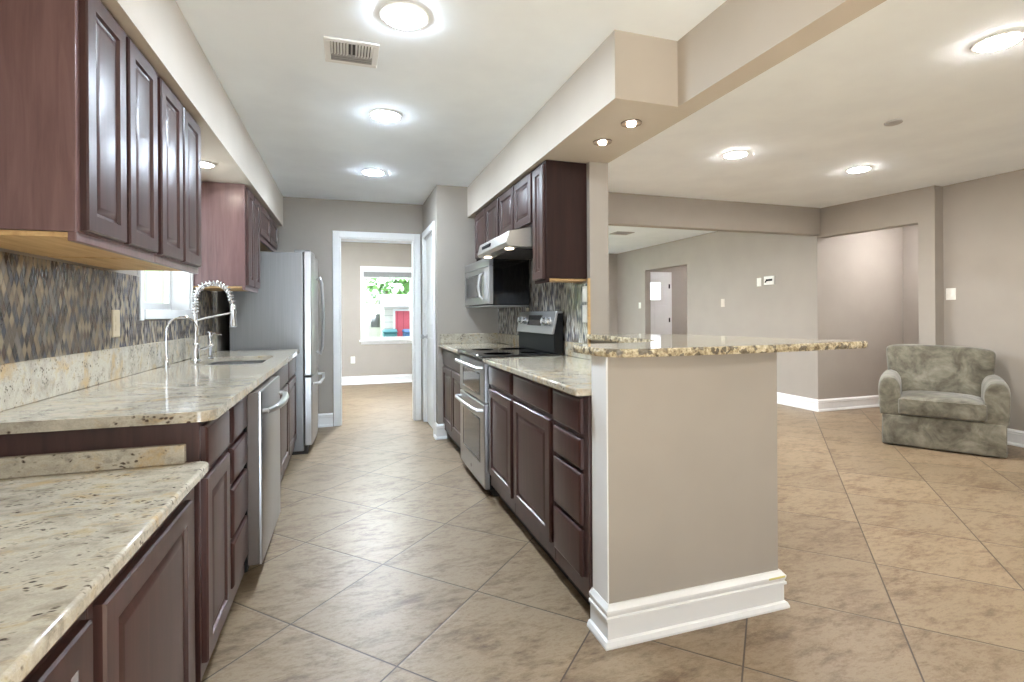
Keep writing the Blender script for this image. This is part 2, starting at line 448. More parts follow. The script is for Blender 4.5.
w = MB(); w.box(XW1, 1.95, YD, YD+.12, 0, CE); w.box(4.95, XD, YD, YD+.12, 0, CE); w.box(1.95, 4.95, YD, YD+.12, 0, .1); w.box(1.95, 4.95, YD, YD+.12, 2.3, CE)
struct('wall_dining_end', w, WALL, 'beige dining end wall with an unseen opening added for daylight', 'wall')  # unseen opening widened to bring more daylight into the dining room
w = MB(); w.box(XD+.12, 7.6, 9.1, 9.22, 0, CE); w.box(7.5, 7.6, 6.6, 9.1, 0, CE); w.box(XD+.12, 7.6, 6.5, 6.6, 0, CE)
struct('wall_entry', w, WALL, 'beige entry hall walls around the front door', 'wall')
# laundry room beyond the doorway
FW = (.24, 1.10, .758, 1.995)
w = MB(); w.box(XL-.16, FW[0], YF, YF+.14, 0, CE); w.box(FW[1], XW0, YF, YF+.14, 0, CE); w.box(FW[0], FW[1], YF, YF+.14, 0, FW[2]); w.box(FW[0], FW[1], YF, YF+.14, FW[3], CE)
struct('wall_far', w, WALL, 'beige far room wall with a double hung window', 'wall')
w = MB(); w.box(XL-.16, XL, YB+.12, 6.4, 0, CE); w.box(XL-.16, XL, 8.7, YF, 0, CE); w.box(XL-.16, XL, 6.4, 8.7, 0, .2); w.box(XL-.16, XL, 6.4, 8.7, 2.25, CE)
struct('wall_far_left', w, WALL, 'beige side wall of the far room with an unseen opening added for daylight', 'wall')  # unseen side opening enlarged to brighten the far room
# unseen wall behind the camera, opening put in to let daylight fill rooms
w = MB(); w.box(XL-.16, -.7, YR-.12, YR, 0, CE); w.box(1.35, XN+.12, YR-.12, YR, 0, CE); w.box(-.7, 1.35, YR-.12, YR, 2.27, CE)
struct('wall_rear', w, WALL, 'beige wall behind the viewer with an opening added for daylight', 'wall')

# baseboards
BB = [(0, 0), (.028, 0), (.028, .012), (.02, .024), (.014, .026), (.014, .098), (.020, .104), (.017, .114), (.019, .124), (.012, .136), (.006, .142), (0, .142)]
def baseboard(name, path, label, prof=BB):
    return struct(name, MB().sweep(path, prof), WHITE, label, 'baseboard', smooth=12)
PB = [(0, 0), (.030, 0), (.030, .008), (.024, .022), (.015, .026), (.015, .09), (.022, .094), (.022, .104), (.016, .108), (.021, .122), (.021, .130), (.011, .141), (.008, .146), (0, .146)]
bb = baseboard('baseboard_half_wall', [(.895, 1.768), (.895, 1.645), (1.668, 1.645), (1.668, 1.765), (XW1, 1.765), (XW1, 2.85)], 'tall white baseboard wrapped round the half wall', PB)
st = plain('yellow_stain', lin(206, 196, 120), .5)
MB().box(1.60, 1.684, 1.6232, 1.630, .121, .131).build('stain', st, bb, .003)['label'] = 'yellowish stain on the white baseboard top'
baseboard('baseboard_dining', [(XD, FO0), (XD, YH+.04), (6.82, YH+.04)], 'white baseboard along dining wall and hallway', BB)
baseboard('baseboard_right', [(XN, 3.49), (XN, YR)], 'white baseboard behind the armchair', BB)
baseboard('baseboard_pier', [(5.76, 3.635), (5.505, 3.635), (5.52, 3.49), (XN, 3.49)], 'white baseboard round the pier', BB)
baseboard('baseboard_far', [(XL, YF), (XW0, YF)], 'white baseboard below far window', BB)
baseboard('baseboard_pantry', [(.815, PY0-.07), (.815, 4.86), (.90, 4.86)], 'white baseboard on the pantry corner', BB)
baseboard('baseboard_back', [(-.4, YB), (DX0-.075, YB)], 'short white baseboard between fridge and doorway', BB)

# door casings (trim)
def casing_y(name, y, x0, x1, z, label, cw=.075, face=-1, depth=.12):
    m = MB()
    def frame(yy, t):
        m.box(x0-cw, x0, yy, yy+t, 0, z+cw); m.box(x1, x1+cw, yy, yy+t, 0, z+cw); m.box(x0, x1, yy, yy+t, z, z+cw)
    frame(y-.018, .018); frame(y+depth, .018)
    m.box(x0, x0+.016, y, y+depth, 0, z); m.box(x1-.016, x1, y, y+depth, 0, z); m.box(x0+.016, x1-.016, y, y+depth, z-.016, z)
    return struct(name, m, WHITE, label, 'trim', bevel=.004)
casing_y('trim_1', YB, DX0, DX1, DZ, 'white casing round the kitchen doorway', .068)
m = MB(); cw = .07
m.box(.795, .815, PY0-cw, PY0, 0, PZ+cw); m.box(.795, .815, PY1, PY1+cw, 0, PZ+cw); m.box(.795, .815, PY0, PY1, PZ, PZ+cw)
m.box(.815, .915, PY0, PY0+.016, 0, PZ); m.box(.815, .915, PY1-.016, PY1, 0, PZ); m.box(.815, .915, PY0+.016, PY1-.016, PZ-.016, PZ)
struct('trim_2', m, WHITE, 'white casing round the pantry door', 'trim', bevel=.004)
DOORP = [(.003, .02), (.09, .02), (.098, .012), (.12, .012), (.15, .018)]
d = MB(); d.panel(.865, -1, PY0+.018, PY1-.018, .01, PZ-.018, [(.0, .035)], 0)
d.panel(.83, -1, PY0+.10, PY1-.10, 1.08, PZ-.13, [(.004, .004), (.02, .004), (.03, .001)], 0); d.panel(.83, -1, PY0+.10, PY1-.10, .2, .95, [(.004, .004), (.02, .004), (.03, .001)], 0)
pd = struct('door_2', d, WHITE, 'white panelled pantry door, closed', 'door')
for z in (.3, 1.85): MB().tube([(.826, PY0+.02, z), (.826, PY0+.02, z+.09)], .008).build('hinge', STEELV, pd)
MB().lathe((.83, PY1-.075, .95), [(.028, 0), (.028, -.006), (.011, -.012), (.011, -.035), (.026, -.045), (.028, -.062), (.015, -.072)], 16, 'x').build('door_knob', STEELV, pd)

# front door
FDX0, FDX1, FDZ = 5.56, 6.38, 1.98
m = MB(); m.box(FDX0-.06, FDX0, 9.075, 9.1, 0, FDZ+.06); m.box(FDX1, FDX1+.06, 9.075, 9.1, 0, FDZ+.06); m.box(FDX0, FDX1, 9.075, 9.1, FDZ, FDZ+.06)
struct('trim_3', m, WHITE, 'white casing round the front door', 'trim', bevel=.004)
d = MB(); d.box(FDX0, FDX1, 9.07, 9.098, .01, FDZ)
for a, b in ((.09, .36), (.46, .73)):
    for z0, z1 in ((.2, .75), (.85, 1.35)): d.box(FDX0+a, FDX0+b, 9.064, 9.072, z0, z1)
fd = struct('door_1', d, WHITE, 'white front door with a square light', 'door', bevel=.003)
d = MB(); d.box(FDX0+.2, FDX0+.62, 9.058, 9.069, 1.43, 1.85)
PANEL_E = emit('pane_daylight_glow', (.86, .92, 1, 1), 1.1)  # pane emits its own glow in place of daylight
fr = d.build('light_frame', WHITE, fd, .003)
g = MB(); g.box(FDX0+.235, FDX0+.585, 9.050, 9.057, 1.465, 1.815); g.build('pane', PANEL_E, fr)['label'] = 'bright pane glowing in place of daylight'
for z in (.3, 1.0, 1.7): MB().box(FDX1-.02, FDX1+.005, 9.055, 9.07, z, z+.09).build('hinge', BLACKM, fd)['label'] = 'dark hinge'
# hallway door frame
m = MB(); m.box(6.80, 6.82, HY1, HY1+.07, 0, HZ+.07); m.box(6.80, 6.82, HY0-.07, HY0, 0, HZ+.07); m.box(6.80, 6.82, HY0, HY1, HZ, HZ+.07)
HT = paint('hall_trim', lin(196, 186, 176), .5, .02)
struct('trim_4', m, HT, 'beige casing round the hallway door', 'trim', bevel=.004)
d = MB(); d.panel(6.90, -1, HY0+.01, HY1-.01, .01, HZ-.01, [(0, .04)], 0); d.panel(6.86, -1, HY0+.12, HY1-.12, 1.05, HZ-.14, [(.004, .004), (.02, .004), (.03, .001)], 0); d.panel(6.86, -1, HY0+.12, HY1-.12, .2, .92, [(.004, .004), (.02, .004), (.03, .001)], 0)
struct('door_3', d, HT, 'pale closed hallway door at the hall end', 'door')

# windows: frame, sashes, panes, sill, casing
def sash_x(m, x, y0, y1, z0, z1, t=.04, d=.03):
    m.box(x, x+d, y0, y1, z0, z0+t); m.box(x, x+d, y0, y1, z1-t, z1); m.box(x, x+d, y0, y0+t, z0+t, z1-t); m.box(x, x+d, y1-t, y1, z0+t, z1-t)
def sash_y(m, y, x0, x1, z0, z1, t=.04, d=.03):
    m.box(x0, x1, y, y+d, z0, z0+t); m.box(x0, x1, y, y+d, z1-t, z1); m.box(x0, x0+t, y, y+d, z0+t, z1-t); m.box(x1-t, x1, y, y+d, z0+t, z1-t)
# kitchen window
m = MB(); cwk = .05
m.box(XL, XL+.014, WY0-cwk, WY0, WZ0-.06, WZ1+cwk); m.box(XL, XL+.014, WY1, WY1+.02, WZ0-.06, WZ1+cwk); m.box(XL, XL+.014, WY0, WY1, WZ1, WZ1+cwk)
m.box(XL-.11, XL+.02, WY0, WY1, WZ0-.055, WZ0)
m.box(XL-.11, XL, WY0-.0, WY0+.012, WZ0, WZ1); m.box(XL-.11, XL, WY1-.012, WY1, WZ0, WZ1); m.box(XL-.11, XL, WY0+.012, WY1-.012, WZ1-.012, WZ1)
w1 = struct('window_1', m, WHITE, 'small white kitchen window over the sink', 'window', bevel=.003)
m = MB(); sash_x(m, XL-.14, WY0, WY1, WZ0, 1.6, .045); sash_x(m, XL-.15, WY0, WY1, 1.6, WZ1, .045)
s1 = m.build('sash', WHITE, w1, .003)
MB().box(XL-.128, XL-.124, WY0+.04, WY1-.04, WZ0+.04, WZ1-.04).build('pane', GLASS, s1)
# far window
x0, x1, z0, z1 = FW
m = MB(); m.box(x0-.012, x0+.012, YF, YF+.14, z0, z1); m.box(x1-.012, x1+.012, YF, YF+.14, z0, z1); m.box(x0, x1, YF, YF+.14, z1-.02, z1+.01)
m.box(x0-.06, x1+.06, YF-.05, YF+.12, z0-.03, z0+.004); m.box(x0-.03, x1+.03, YF-.014, YF, z0-.075, z0-.03)
m.box(x0-.035, x0, YF-.012, YF, z0, z1+.035); m.box(x1, x1+.035, YF-.012, YF, z0, z1+.035); m.box(x0, x1, YF-.012, YF, z1, z1+.035)
w2 = struct('window_2', m, WHITE, 'white double hung window in the far room', 'window', bevel=.003)
zm = 1.352
m = MB(); sash_y(m, YF+.05, x0+.012, x1-.012, z0+.004, zm+.02, .042); sash_y(m, YF+.085, x0+.012, x1-.012, zm-.02, z1-.02, .042)
s2 = m.build('sash', WHITE, w2, .003)
m = MB(); m.box(x0+.05, x1-.05, YF+.063, YF+.067, z0+.04, zm-.02); m.box(x0+.05, x1-.05, YF+.098, YF+.102, zm+.02, z1-.06); m.build('pane', GLASS, s2)
bl = thing('window_blind', ((x0+x1)/2, YF+.02, z1-.16), 'grey slatted blind drawn up at top of far window', 'blind')
MB().box(x0+.02, x1-.02, YF+.004, YF+.045, z1-.055, z1-.022).build('headrail', WHITE, bl, .003)
BLG = plain('blind_grey', lin(150, 148, 150), .5)
m = MB()
for k in range(9): m.box(x0+.022, x1-.022, YF+.002, YF+.047, z1-.062-.0095*k-.006, z1-.062-.0095*k)
m.build('slat_stack', BLG, bl)
MB().box(x0+.022, x1-.022, YF+.006, YF+.043, z1-.166, z1-.148).build('bottom_rail', WHITE, bl, .003)
# ------------------------------------------------------------------ tile backsplashes
m = MB(); m.box(XL, XL+.008, 1.76, WY0-cwk, 1.055, 1.40); m.box(XL, XL+.008, WY0-cwk, WY1+.02, 1.055, WZ0-.06); m.box(XL, XL+.008, WY1+.02, 4.65, 1.055, 1.385)
struct('trim_5', m, MOSA, 'diamond mosaic tile backsplash on the sink wall', 'backsplash')
m = MB(); m.box(XW0-.008, XW0, 2.862, 3.10, 1.01, 1.385); m.box(XW0-.008, XW0, 3.10, 4.86, 1.01, 1.68)
struct('trim_6', m, mosaic('mosaic_tile_grey', .026, .075, ((112,110,118),(176,172,168),(94,96,108),(206,202,196),(146,144,146),(190,184,174),(128,118,110),(214,212,208))), 'diamond mosaic tile backsplash behind the range', 'backsplash')
m = MB(); m.box(XW0-.014, XW0, 2.846, 2.861, 1.0, 1.415)
struct('trim_7', m, PINE, 'thin bare wood edge strip at the tile end', 'trim')

# ------------------------------------------------------------------ cabinets
DOOR = [(.0, .014), (.004, .019), (.052, .019), (.056, .011), (.066, .0095), (.085, .0155), (.09, .016)]
UDOOR = [(.0, .014), (.004, .019), (.048, .019), (.052, .010), (.060, .0085), (.076, .0155), (.08, .016)]
DRAW = [(.0, .012), (.003, .015), (.010, .019), (.012, .0195)]
def front(parent, name, x, sgn, y0, y1, z0, z1, prof, mat=None):
    return MB().panel(x, sgn, y0, y1, z0, z1, prof, 0).build(name, mat or CHERRY, parent, smooth=20)
def base_cab(loc, label, sgn, xf, xb, y0, y1, ztop, fronts, toe=.09, group=None, name='base_cabinet', hollow=False):
    t = thing(name, (((xf+xb)/2), (y0+y1)/2, 0), label, 'cabinet', group or ('desk cabinets' if name[0] == 'd' else 'sink side base cabinets' if sgn > 0 else 'range side base cabinets'))
    m = MB()
    if hollow:
        m.box(xf-sgn*.02, xb+sgn*.01, y0+.001, y1-.001, toe, toe+.02); m.box(xf-sgn*.02, xb+sgn*.01, y0+.001, y0+.02, toe+.02, ztop); m.box(xf-sgn*.02, xb+sgn*.01, y1-.02, y1-.001, toe+.02, ztop); m.box(xb, xb+sgn*.01, y0+.001, y1-.001, toe, ztop)
        m.box(xf, xf-sgn*.02, y0+.001, y1-.001, toe, ztop)
    else: m.box(xf, xb, y0+.001, y1-.001, toe, ztop)
    xf -= sgn*.002
    m.build('body', CHERRY, t, .002)
    MB().box(xf-sgn*.055, xb, y0+.001, y1-.001, .001, toe-.001).build('toe_kick', DARK, t)
    for kind, a, b, c, d in fronts:
        front(t, kind, xf+sgn*.002, sgn, a, b, c, d, DOOR if kind == 'door' else DRAW)
    return t
# left run (fronts face +X)
XF = -.430
base_cab(0, 'dark cherry base cabinet with one drawer, beside the lower desk counter', 1, XF, XL+.006, 1.75, 2.115, .878, [('drawer', 1.765, 2.075, .722, .862), ('door', 1.765, 2.075, .14, .702)])
base_cab(0, 'dark cherry stack of four drawers beside the dishwasher', 1, XF, XL+.006, 2.115, 2.435, .878, [('drawer', 2.135, 2.42, a, b) for a, b in ((.722, .862), (.568, .70), (.365, .545), (.175, .345))])
base_cab(0, 'dark cherry sink cabinet with two doors past the dishwasher', 1, XF, XL+.006, 3.065, 4.0, .878, [('false_front', 3.085, 3.98, .722, .862), ('door', 3.085, 3.525, .175, .702), ('door', 3.54, 3.98, .175, .702)], hollow=True)
base_cab(0, 'narrow dark cherry base cabinet against the fridge', 1, XF, XL+.006, 4.0, 4.60, .878, [('drawer', 4.02, 4.55, .722, .862), ('door', 4.02, 4.55, .175, .702)])
base_cab(0, 'low dark cherry desk cabinet nearest the viewer', 1, XF, XL+.006, .42, 1.055, .728, [('door', .44, 1.033, .12, .69)], name='desk_cabinet')
base_cab(0, 'low dark cherry desk cabinet next to the taller base cabinet', 1, XF, XL+.006, 1.055, 1.70, .728, [('door', 1.078, 1.612, .12, .69)], name='desk_cabinet')
# right run (fronts face -X)
XR = .878
base_cab(0, 'dark cherry stack of four drawers against the half wall', -1, XR, XW0-.006, 1.77, 2.105, .878, [('drawer', 1.812, 2.085, a, b) for a, b in ((.726, .864), (.588, .706), (.368, .57), (.165, .35))])
base_cab(0, 'dark cherry base cabinet with wide door, beside the drawer stack opposite the sink', -1, XR, XW0-.006, 2.105, 2.68, .878, [('drawer', 2.13, 2.655, .745, .864), ('door', 2.13, 2.655, .165, .72)])
base_cab(0, 'dark cherry base cabinet with narrower door, against the range side', -1, XR, XW0-.006, 2.68, 3.185, .878, [('drawer', 2.705, 3.165, .745, .864), ('door', 2.705, 3.165, .165, .72)])
base_cab(0, 'dark cherry corner base cabinet between range and pantry wall', -1, XR, XW0-.006, 3.955, 4.858, .878, [('drawer', 3.98, 4.83, .722, .864), ('door', 3.98, 4.40, .165, .70), ('door', 4.415, 4.83, .165, .70)])

def upper_cab(label, sgn, xf, xb, y0, y1, z0, z1, fronts, end=None, bm=None):
    t = thing('upper_cabinet', ((xf+xb)/2, (y0+y1)/2, z0), label, 'cabinet', 'sink side upper cabinets' if sgn > 0 else 'range side upper cabinets')
    m = MB(); m.box(xf, xb, y0+.001, y1-.001, z0+.014, z1)
    m.box(xf, xf-sgn*.02, y0+.001, y1-.001, z0-.012, z0+.014)
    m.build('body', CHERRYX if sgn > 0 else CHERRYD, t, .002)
    MB().box(xf-sgn*.021, xb, y0+.012, y1-.012, z0, z0+.013).build('underside', PINE, t)['label'] = 'pale unfinished wood underside'
    for kind, a, b, c, d in fronts: front(t, kind, xf, sgn, a, b, c, d, UDOOR)
    return t
XU = -.688
def two(y0, y1, z0, z1, g=.022, mid=.026):
    c = (y0+y1)/2
    return [('door', y0+g, c-mid/2, z0+.02, z1-.02), ('door', c+mid/2, y1-g, z0+.02, z1-.02)]
upper_cab('dark cherry two door upper cabinet nearest the viewer over the left counter', 1, XU, XL, 1.645, 2.225, 1.412, 2.124, two(1.645, 2.225, 1.412, 2.124))
upper_cab('dark cherry two door upper cabinet left of the window', 1, XU, XL, 2.225, 2.81, 1.412, 2.124, two(2.225, 2.81, 1.412, 2.124))
upper_cab('dark cherry upper cabinet between sink window and fridge', 1, XU, XL, 3.985, 4.53, 1.39, 2.124, two(3.985, 4.53, 1.39, 2.124))
upper_cab('short dark cherry upper cabinet above the fridge', 1, XU, XL, 4.53, 5.60, 1.835, 2.124, two(4.53, 5.60, 1.835, 2.124))
XUR = 1.155
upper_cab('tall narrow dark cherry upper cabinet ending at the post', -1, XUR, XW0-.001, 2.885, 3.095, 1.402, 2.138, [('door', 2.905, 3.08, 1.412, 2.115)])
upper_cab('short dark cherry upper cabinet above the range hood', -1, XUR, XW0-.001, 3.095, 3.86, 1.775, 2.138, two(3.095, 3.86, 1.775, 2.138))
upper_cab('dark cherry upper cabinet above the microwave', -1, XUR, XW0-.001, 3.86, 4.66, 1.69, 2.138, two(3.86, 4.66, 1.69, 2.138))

# ------------------------------------------------------------------ granite worktops
# sink run with a hole for the sink
SX0, SX1, SY0, SY1 = -.875, -.495, 3.32, 3.955
def slab_with_hole(outer, hole, z0, z1):
    bm = bmesh.new()
    def loop(poly, z):
        vs = [bm.verts.new((x, y, z)) for x, y in poly]
        return [bm.edges.new((vs[i], vs[(i+1) % len(vs)])) for i in range(len(vs))]
    e = loop(outer, z1) + loop(hole, z1)
    r = bmesh.ops.triangle_fill(bm, use_beauty=True, use_dissolve=False, edges=e)
    faces = [f for f in r['geom'] if isinstance(f, bmesh.types.BMFace)]
    ex = bmesh.ops.extrude_face_region(bm, geom=faces)
    for v in ex['geom']:
        if isinstance(v, bmesh.types.BMVert): v.co.z = z0
    bm.normal_update()
    bm.verts.index_update()
    m = MB(); m.v = [tuple(v.co) for v in bm.verts]; m.f = [[v.index for v in f.verts] for f in bm.faces]; m.mi = [0]*len(m.f); bm.free()
    return m
def corner_poly(x0, x1, y0, y1, r, which):
    p = []
    for nm, cx, cy, sx, sy, a0 in (('ne', x1, y1, -1, -1, 0), ('nw', x0, y1, 1, -1, 90), ('sw', x0, y0, 1, 1, 180), ('se', x1, y0, -1, 1, 270)):
        if nm in which:
            for k in range(9):
                a = math.radians(a0+90*k/8); p.append((cx+sx*r+r*math.cos(a), cy+sy*r+r*math.sin(a)))
        else: p.append((cx, cy))
    return p
XC = -.386
t = thing('granite_worktop', (-.7, 3.1, .88), 'long pale granite worktop around the sink, with splash strip', 'worktop')
slab_with_hole(corner_poly(XL+.001, XC, 1.735, 4.61, .05, ('se',)), rrect(SX0, SX1, SY0, SY1, .06), .880, .912).build('slab', GRAN, t, .008, 3)
m = MB(); m.box(XL+.001, XL+.021, 1.76, 4.61, .9125, 1.055); m.build('splash', GRAN, t, .003)
t = thing('desk_worktop', (-.7, .7, .73), 'lower granite desk worktop nearest the viewer', 'worktop')
MB().prism(corner_poly(XL+.001, -.398, -.6, 1.748, .03, ('ne',)), .730, .762).build('slab', GRAN, t, .008, 3)
MB().box(XL+.001, -.462, 1.722, 1.746, .7625, .818).build('splash', GRAN, t, .003)
t = thing('granite_worktop', (1.1, 2.5, .88), 'short granite worktop between half wall and range', 'worktop')
MB().prism(corner_poly(.825, XW0-.001, 1.77, 3.185, .02, ()), .880, .912).build('slab', GRAN, t, .008, 3)
MB().box(XW0-.021, XW0-.001, 1.77, 3.185, .9125, 1.008).build('splash', GRAN, t, .003)
t = thing('granite_worktop', (1.1, 4.4, .88), 'granite corner worktop beyond the range, against the pantry wall', 'worktop')
MB().prism(corner_poly(.825, XW0-.001, 3.955, 4.859, .02, ()), .880, .912).build('slab', GRAN, t, .008, 3)
m = MB(); m.box(XW0-.021, XW0-.001, 3.955, 4.859, .9125, 1.008); m.box(.84, XW0-.022, 4.839, 4.859, .9125, 1.008); m.build('splash', GRAN, t, .003)

# raised bar with chiselled edge
def spline(pts, n):
    out = []
    N = len(pts)
    for i in range(N):
        p0, p1, p2, p3 = (Vector(pts[(i+k-1) % N]) for k in range(4))
        for k in range(n):
            u = k/n
            out.append(.5*((2*p1) + (-p0+p2)*u + (2*p0-5*p1+4*p2-p3)*u*u + (-p0+3*p1-3*p2+p3)*u**3))
    return out
ctrl = [(.868, 1.78), (.872, 1.68), (.91, 1.608), (1.0, 1.585), (1.2, 1.575), (1.45, 1.575), (1.7, 1.585), (1.95, 1.605), (2.12, 1.62), (2.165, 1.65), (2.13, 1.72), (2.05, 1.86), (1.98, 2.1),
        (1.92, 2.38), (1.80, 2.62), (1.66, 2.76), (1.575, 2.835), (1.48, 2.845), (1.395, 2.84), (1.388, 2.7), (1.386, 2.4), (1.384, 2.22), (1.36, 2.06), (1.27, 1.965), (1.12, 1.935), (.95, 1.93), (.884, 1.915), (.868, 1.87)]
outl = spline(ctrl, 10)
bar = thing('bar_top', (1.6, 2.1, 1.04), 'raised L shaped granite bar top with chiselled edge on the half wall', 'worktop')
m = MB(); nz = 5; L = len(outl)
cen = Vector((1.5, 2.1))
def nrm(i):
    d = outl[(i+1) % L] - outl[i-1]; d.normalize(); return Vector((d.y, -d.x))
sgn_o = 1
for j in range(nz):
    z = 1.041 + .030*j/(nz-1)
    for i, p in enumerate(outl):
        n2 = nrm(i); q = noise.noise(Vector((p.x*38, p.y*38, z*60)))*.006
        inset = -.004 if j in (0, nz-1) else 0
        pp = p + n2*(q*(.5 if j in (0, nz-1) else 1) + inset)
        m.v.append((pp.x, pp.y, z))
for j in range(nz-1):
    for i in range(L): m.f.append((j*L+i, j*L+(i+1) % L, (j+1)*L+(i+1) % L, (j+1)*L+i)); m.mi.append(0)
m.build('edge', GRANR, bar, smooth=50)
m = MB(); m.v = [(p.x-nrm(i).x*.004, p.y-nrm(i).y*.004, 1.071) for i, p in enumerate(outl)]+[(p.x-nrm(i).x*.004, p.y-nrm(i).y*.004, 1.041) for i, p in enumerate(outl)]
m.f = [list(range(L)), list(range(L, 2*L))[::-1]]; m.mi = [0, 0]
m.build('slab', GRAN, bar)

# ------------------------------------------------------------------ sink and taps
t = thing('sink', ((SX0+SX1)/2, (SY0+SY1)/2, .70), 'stainless undermount sink set into the left granite worktop', 'sink')
def bowl(m, x0, x1, y0, y1, zt, zb, r, th=.004):
    prof = [(0, zt, 0), (.004, zt-.14, 0), (.03, zb+.004, 0), (.06, zb, 0)]
    rings = []
    for ins, z, _ in prof: rings.append([(x, y, z) for x, y in rrect(x0+ins, x1-ins, y0+ins, y1-ins, max(.02, r-ins*.3), 6)])
    n = len(rings[0])
    for ring in rings: m.v += ring
    for i in range(len(rings)-1):
        for k in range(n): m.f.append((i*n+k, i*n+(k+1) % n, (i+1)*n+(k+1) % n, (i+1)*n+k)); m.mi.append(0)
    m.f.append([(len(rings)-1)*n+k for k in range(n)]); m.mi.append(0)
m = MB(); bowl(m, SX0-.012, SX1+.012, SY0-.012, SY1+.012, .879, .70, .065)
SSINK = steel('sink_steel', (.80, .80, .81, 1), .34, 'y', .75)
o = m.build('bowl', SSINK, t); sm = o.modifiers.new('solid', 'SOLIDIFY'); sm.thickness = .002
MB().lathe(((SX0+SX1)/2, (SY0+SY1)/2, .7005), [(.045, 0), (.045, .004), (.03, .002), (.01, .001)], 20).build('drain', CHROME, t)

fx, fy = -.905, 3.62
t = thing('spring_faucet', (fx, fy, .912), 'tall chrome spring neck kitchen faucet behind the sink', 'faucet')
MB().lathe((fx, fy, .9125), [(.03, 0), (.03, .008), (.022, .016), (.021, .10), (.018, .11), (.012, .115), (.0115, .30), (.009, .305)], 20).build('column', CHROME, t)
top = 1.335; R = .098
arc = [(fx, fy, 1.21 + k*.02) for k in range(6)] + [(fx+R-R*math.cos(a), fy, 1.31+R*.95*math.sin(a)) for a in [PI*k/24 for k in range(25)]] + [(fx+2*R+.006*k, fy, 1.31-.02*k) for k in range(1, 3)]
MB().tube(arc, .007, 10).build('hose', BLACKM if False else CHROME, t)
# coil wound round the arc
m = MB(); pts = []
A = [Vector(p) for p in arc]; seg = []
for i in range(len(A)-1):
    for k in range(8): seg.append(A[i].lerp(A[i+1], k/8))
turn = 0; pv = None
coil = []
acc = 0
for i, p in enumerate(seg):
    tdir = (seg[min(i+1, len(seg)-1)] - seg[max(i-1, 0)]).normalized()
    u = Vector((0, 1, 0)); w2_ = tdir.cross(u)
    acc += 0 if pv is None else (p-pv).length; pv = p
    a = acc/.019*2*PI
    coil.append(p + (u*math.cos(a)+w2_*math.sin(a))*.0165)
# resample the coil finely
fine = []
tot = acc; 
cum = [0]
for i in range(1, len(seg)): cum.append(cum[-1]+(seg[i]-seg[i-1]).length)
j = 0
N = int(tot/.019*12)
for q in range(N):
    dd = tot*q/N
    while j < len(cum)-2 and cum[j+1] < dd: j += 1
    p = seg[j].lerp(seg[j+1], (dd-cum[j])/max(1e-9, cum[j+1]-cum[j])); tdir = (seg[j+1]-seg[j]).normalized(); w2_ = tdir.cross(Vector((0, 1, 0)))
    a = dd/.019*2*PI
    fine.append(p + (Vector((0, 1, 0))*math.cos(a)+w2_*math.sin(a))*.0165)
m.tube(fine, .0042, 6).build('spring', CHROME, t)
hx = fx+2*R+.014
MB().lathe((hx, fy, 1.27), [(.011, 0), (.014, -.01), (.015, -.05), (.016, -.085), (.022, -.13), (.023, -.142), (.018, -.146)], 18).build('spray_head', CHROME, t)
m = MB(); m.tube([(fx, fy, 1.165), (fx+.06, fy, 1.185), (hx-.016, fy, 1.215)], .0055, 8); m.lathe((hx, fy, 1.212), [(.019, 0), (.019, .016)], 16); m.build('support_arm', CHROME, t)
m = MB(); m.tube([(fx+.012, fy, .985), (fx+.055, fy-.01, .995), (fx+.1, fy-.02, 1.015)], [.008, .007, .006], 8); m.build('lever', CHROME, t)
gx, gy = -.96, 3.27
t = thing('filter_tap', (gx, gy, .912), 'slim chrome gooseneck filter tap left of spring faucet', 'faucet')
MB().lathe((gx, gy, .9125), [(.02, 0), (.02, .006), (.012, .01), (.012, .06), (.008, .066)], 16).build('base', CHROME, t)
r = .078
m = MB(); m.tube([(gx, gy, .97), (gx, gy, 1.05), (gx, gy, 1.115)] + [(gx+r-r*math.cos(a), gy, 1.115+r*math.sin(a)) for a in [PI*k/16 for k in range(1, 17)]] + [(gx+2*r, gy, 1.085)], .0062, 10); m.build('spout', CHROME, t)
m = MB(); m.tube([(gx, gy, .955), (gx+.03, gy-.01, .957)], .005, 8); m.tube([(gx+.03, gy-.01, .94), (gx+.03, gy-.01, .985)], .006, 8); m.build('lever', CHROME, t)
sx_, sy_ = -.868, 3.80
t = thing('soap_dispenser', (sx_, sy_, .912), 'chrome deck mounted dispenser right of the spring faucet', 'dispenser')
MB().lathe((sx_, sy_, .9125), [(.024, 0), (.024, .006), (.017, .012), (.016, .07), (.02, .08), (.02, .10), (.014, .112), (.013, .15), (.018, .155), (.018, .175), (.008, .182)], 18).build('body', CHROME, t)
m = MB(); m.tube([(sx_, sy_, 1.075), (sx_+.03, sy_, 1.082), (sx_+.07, sy_, 1.07)], [.007, .006, .005], 8); m.build('nozzle', CHROME, t)

# ------------------------------------------------------------------ dishwasher
t = thing('dishwasher', (-.6, 2.75, 0), 'stainless steel dishwasher built into the left base run', 'dishwasher')
MB().box(-.42, -.98, 2.44, 3.06, .09, .874).build('body', BLACKM, t, .003)
dd = MB().box(-.419, -.372, 2.442, 3.058, .115, .863).build('door', plain('dishwasher_side', lin(96, 86, 80), .5), t, .003)
m = MB(); m.panel(-.3715, 1, 2.442, 3.058, .115, .865, [(0, .008), (.006, .012)], 0); m.build('door_skin', STEELV, dd)['label'] = 'brushed stainless front skin'
m = MB()
pts = []
for k in range(13):
    a = k/12; y = 2.475 + .55*a; pts.append((-.34 + .035*math.sin(PI*a)**.6, y, .775))
m.tube(pts, [.012+.006*math.sin(PI*k/12) for k in range(13)], 10); m.tube([(-.365, 2.475, .775), (-.338, 2.475, .775)], .012, 8); m.tube([(-.365, 3.025, .775), (-.338, 3.025, .775)], .012, 8)
m.build('handle', STEELH, t)
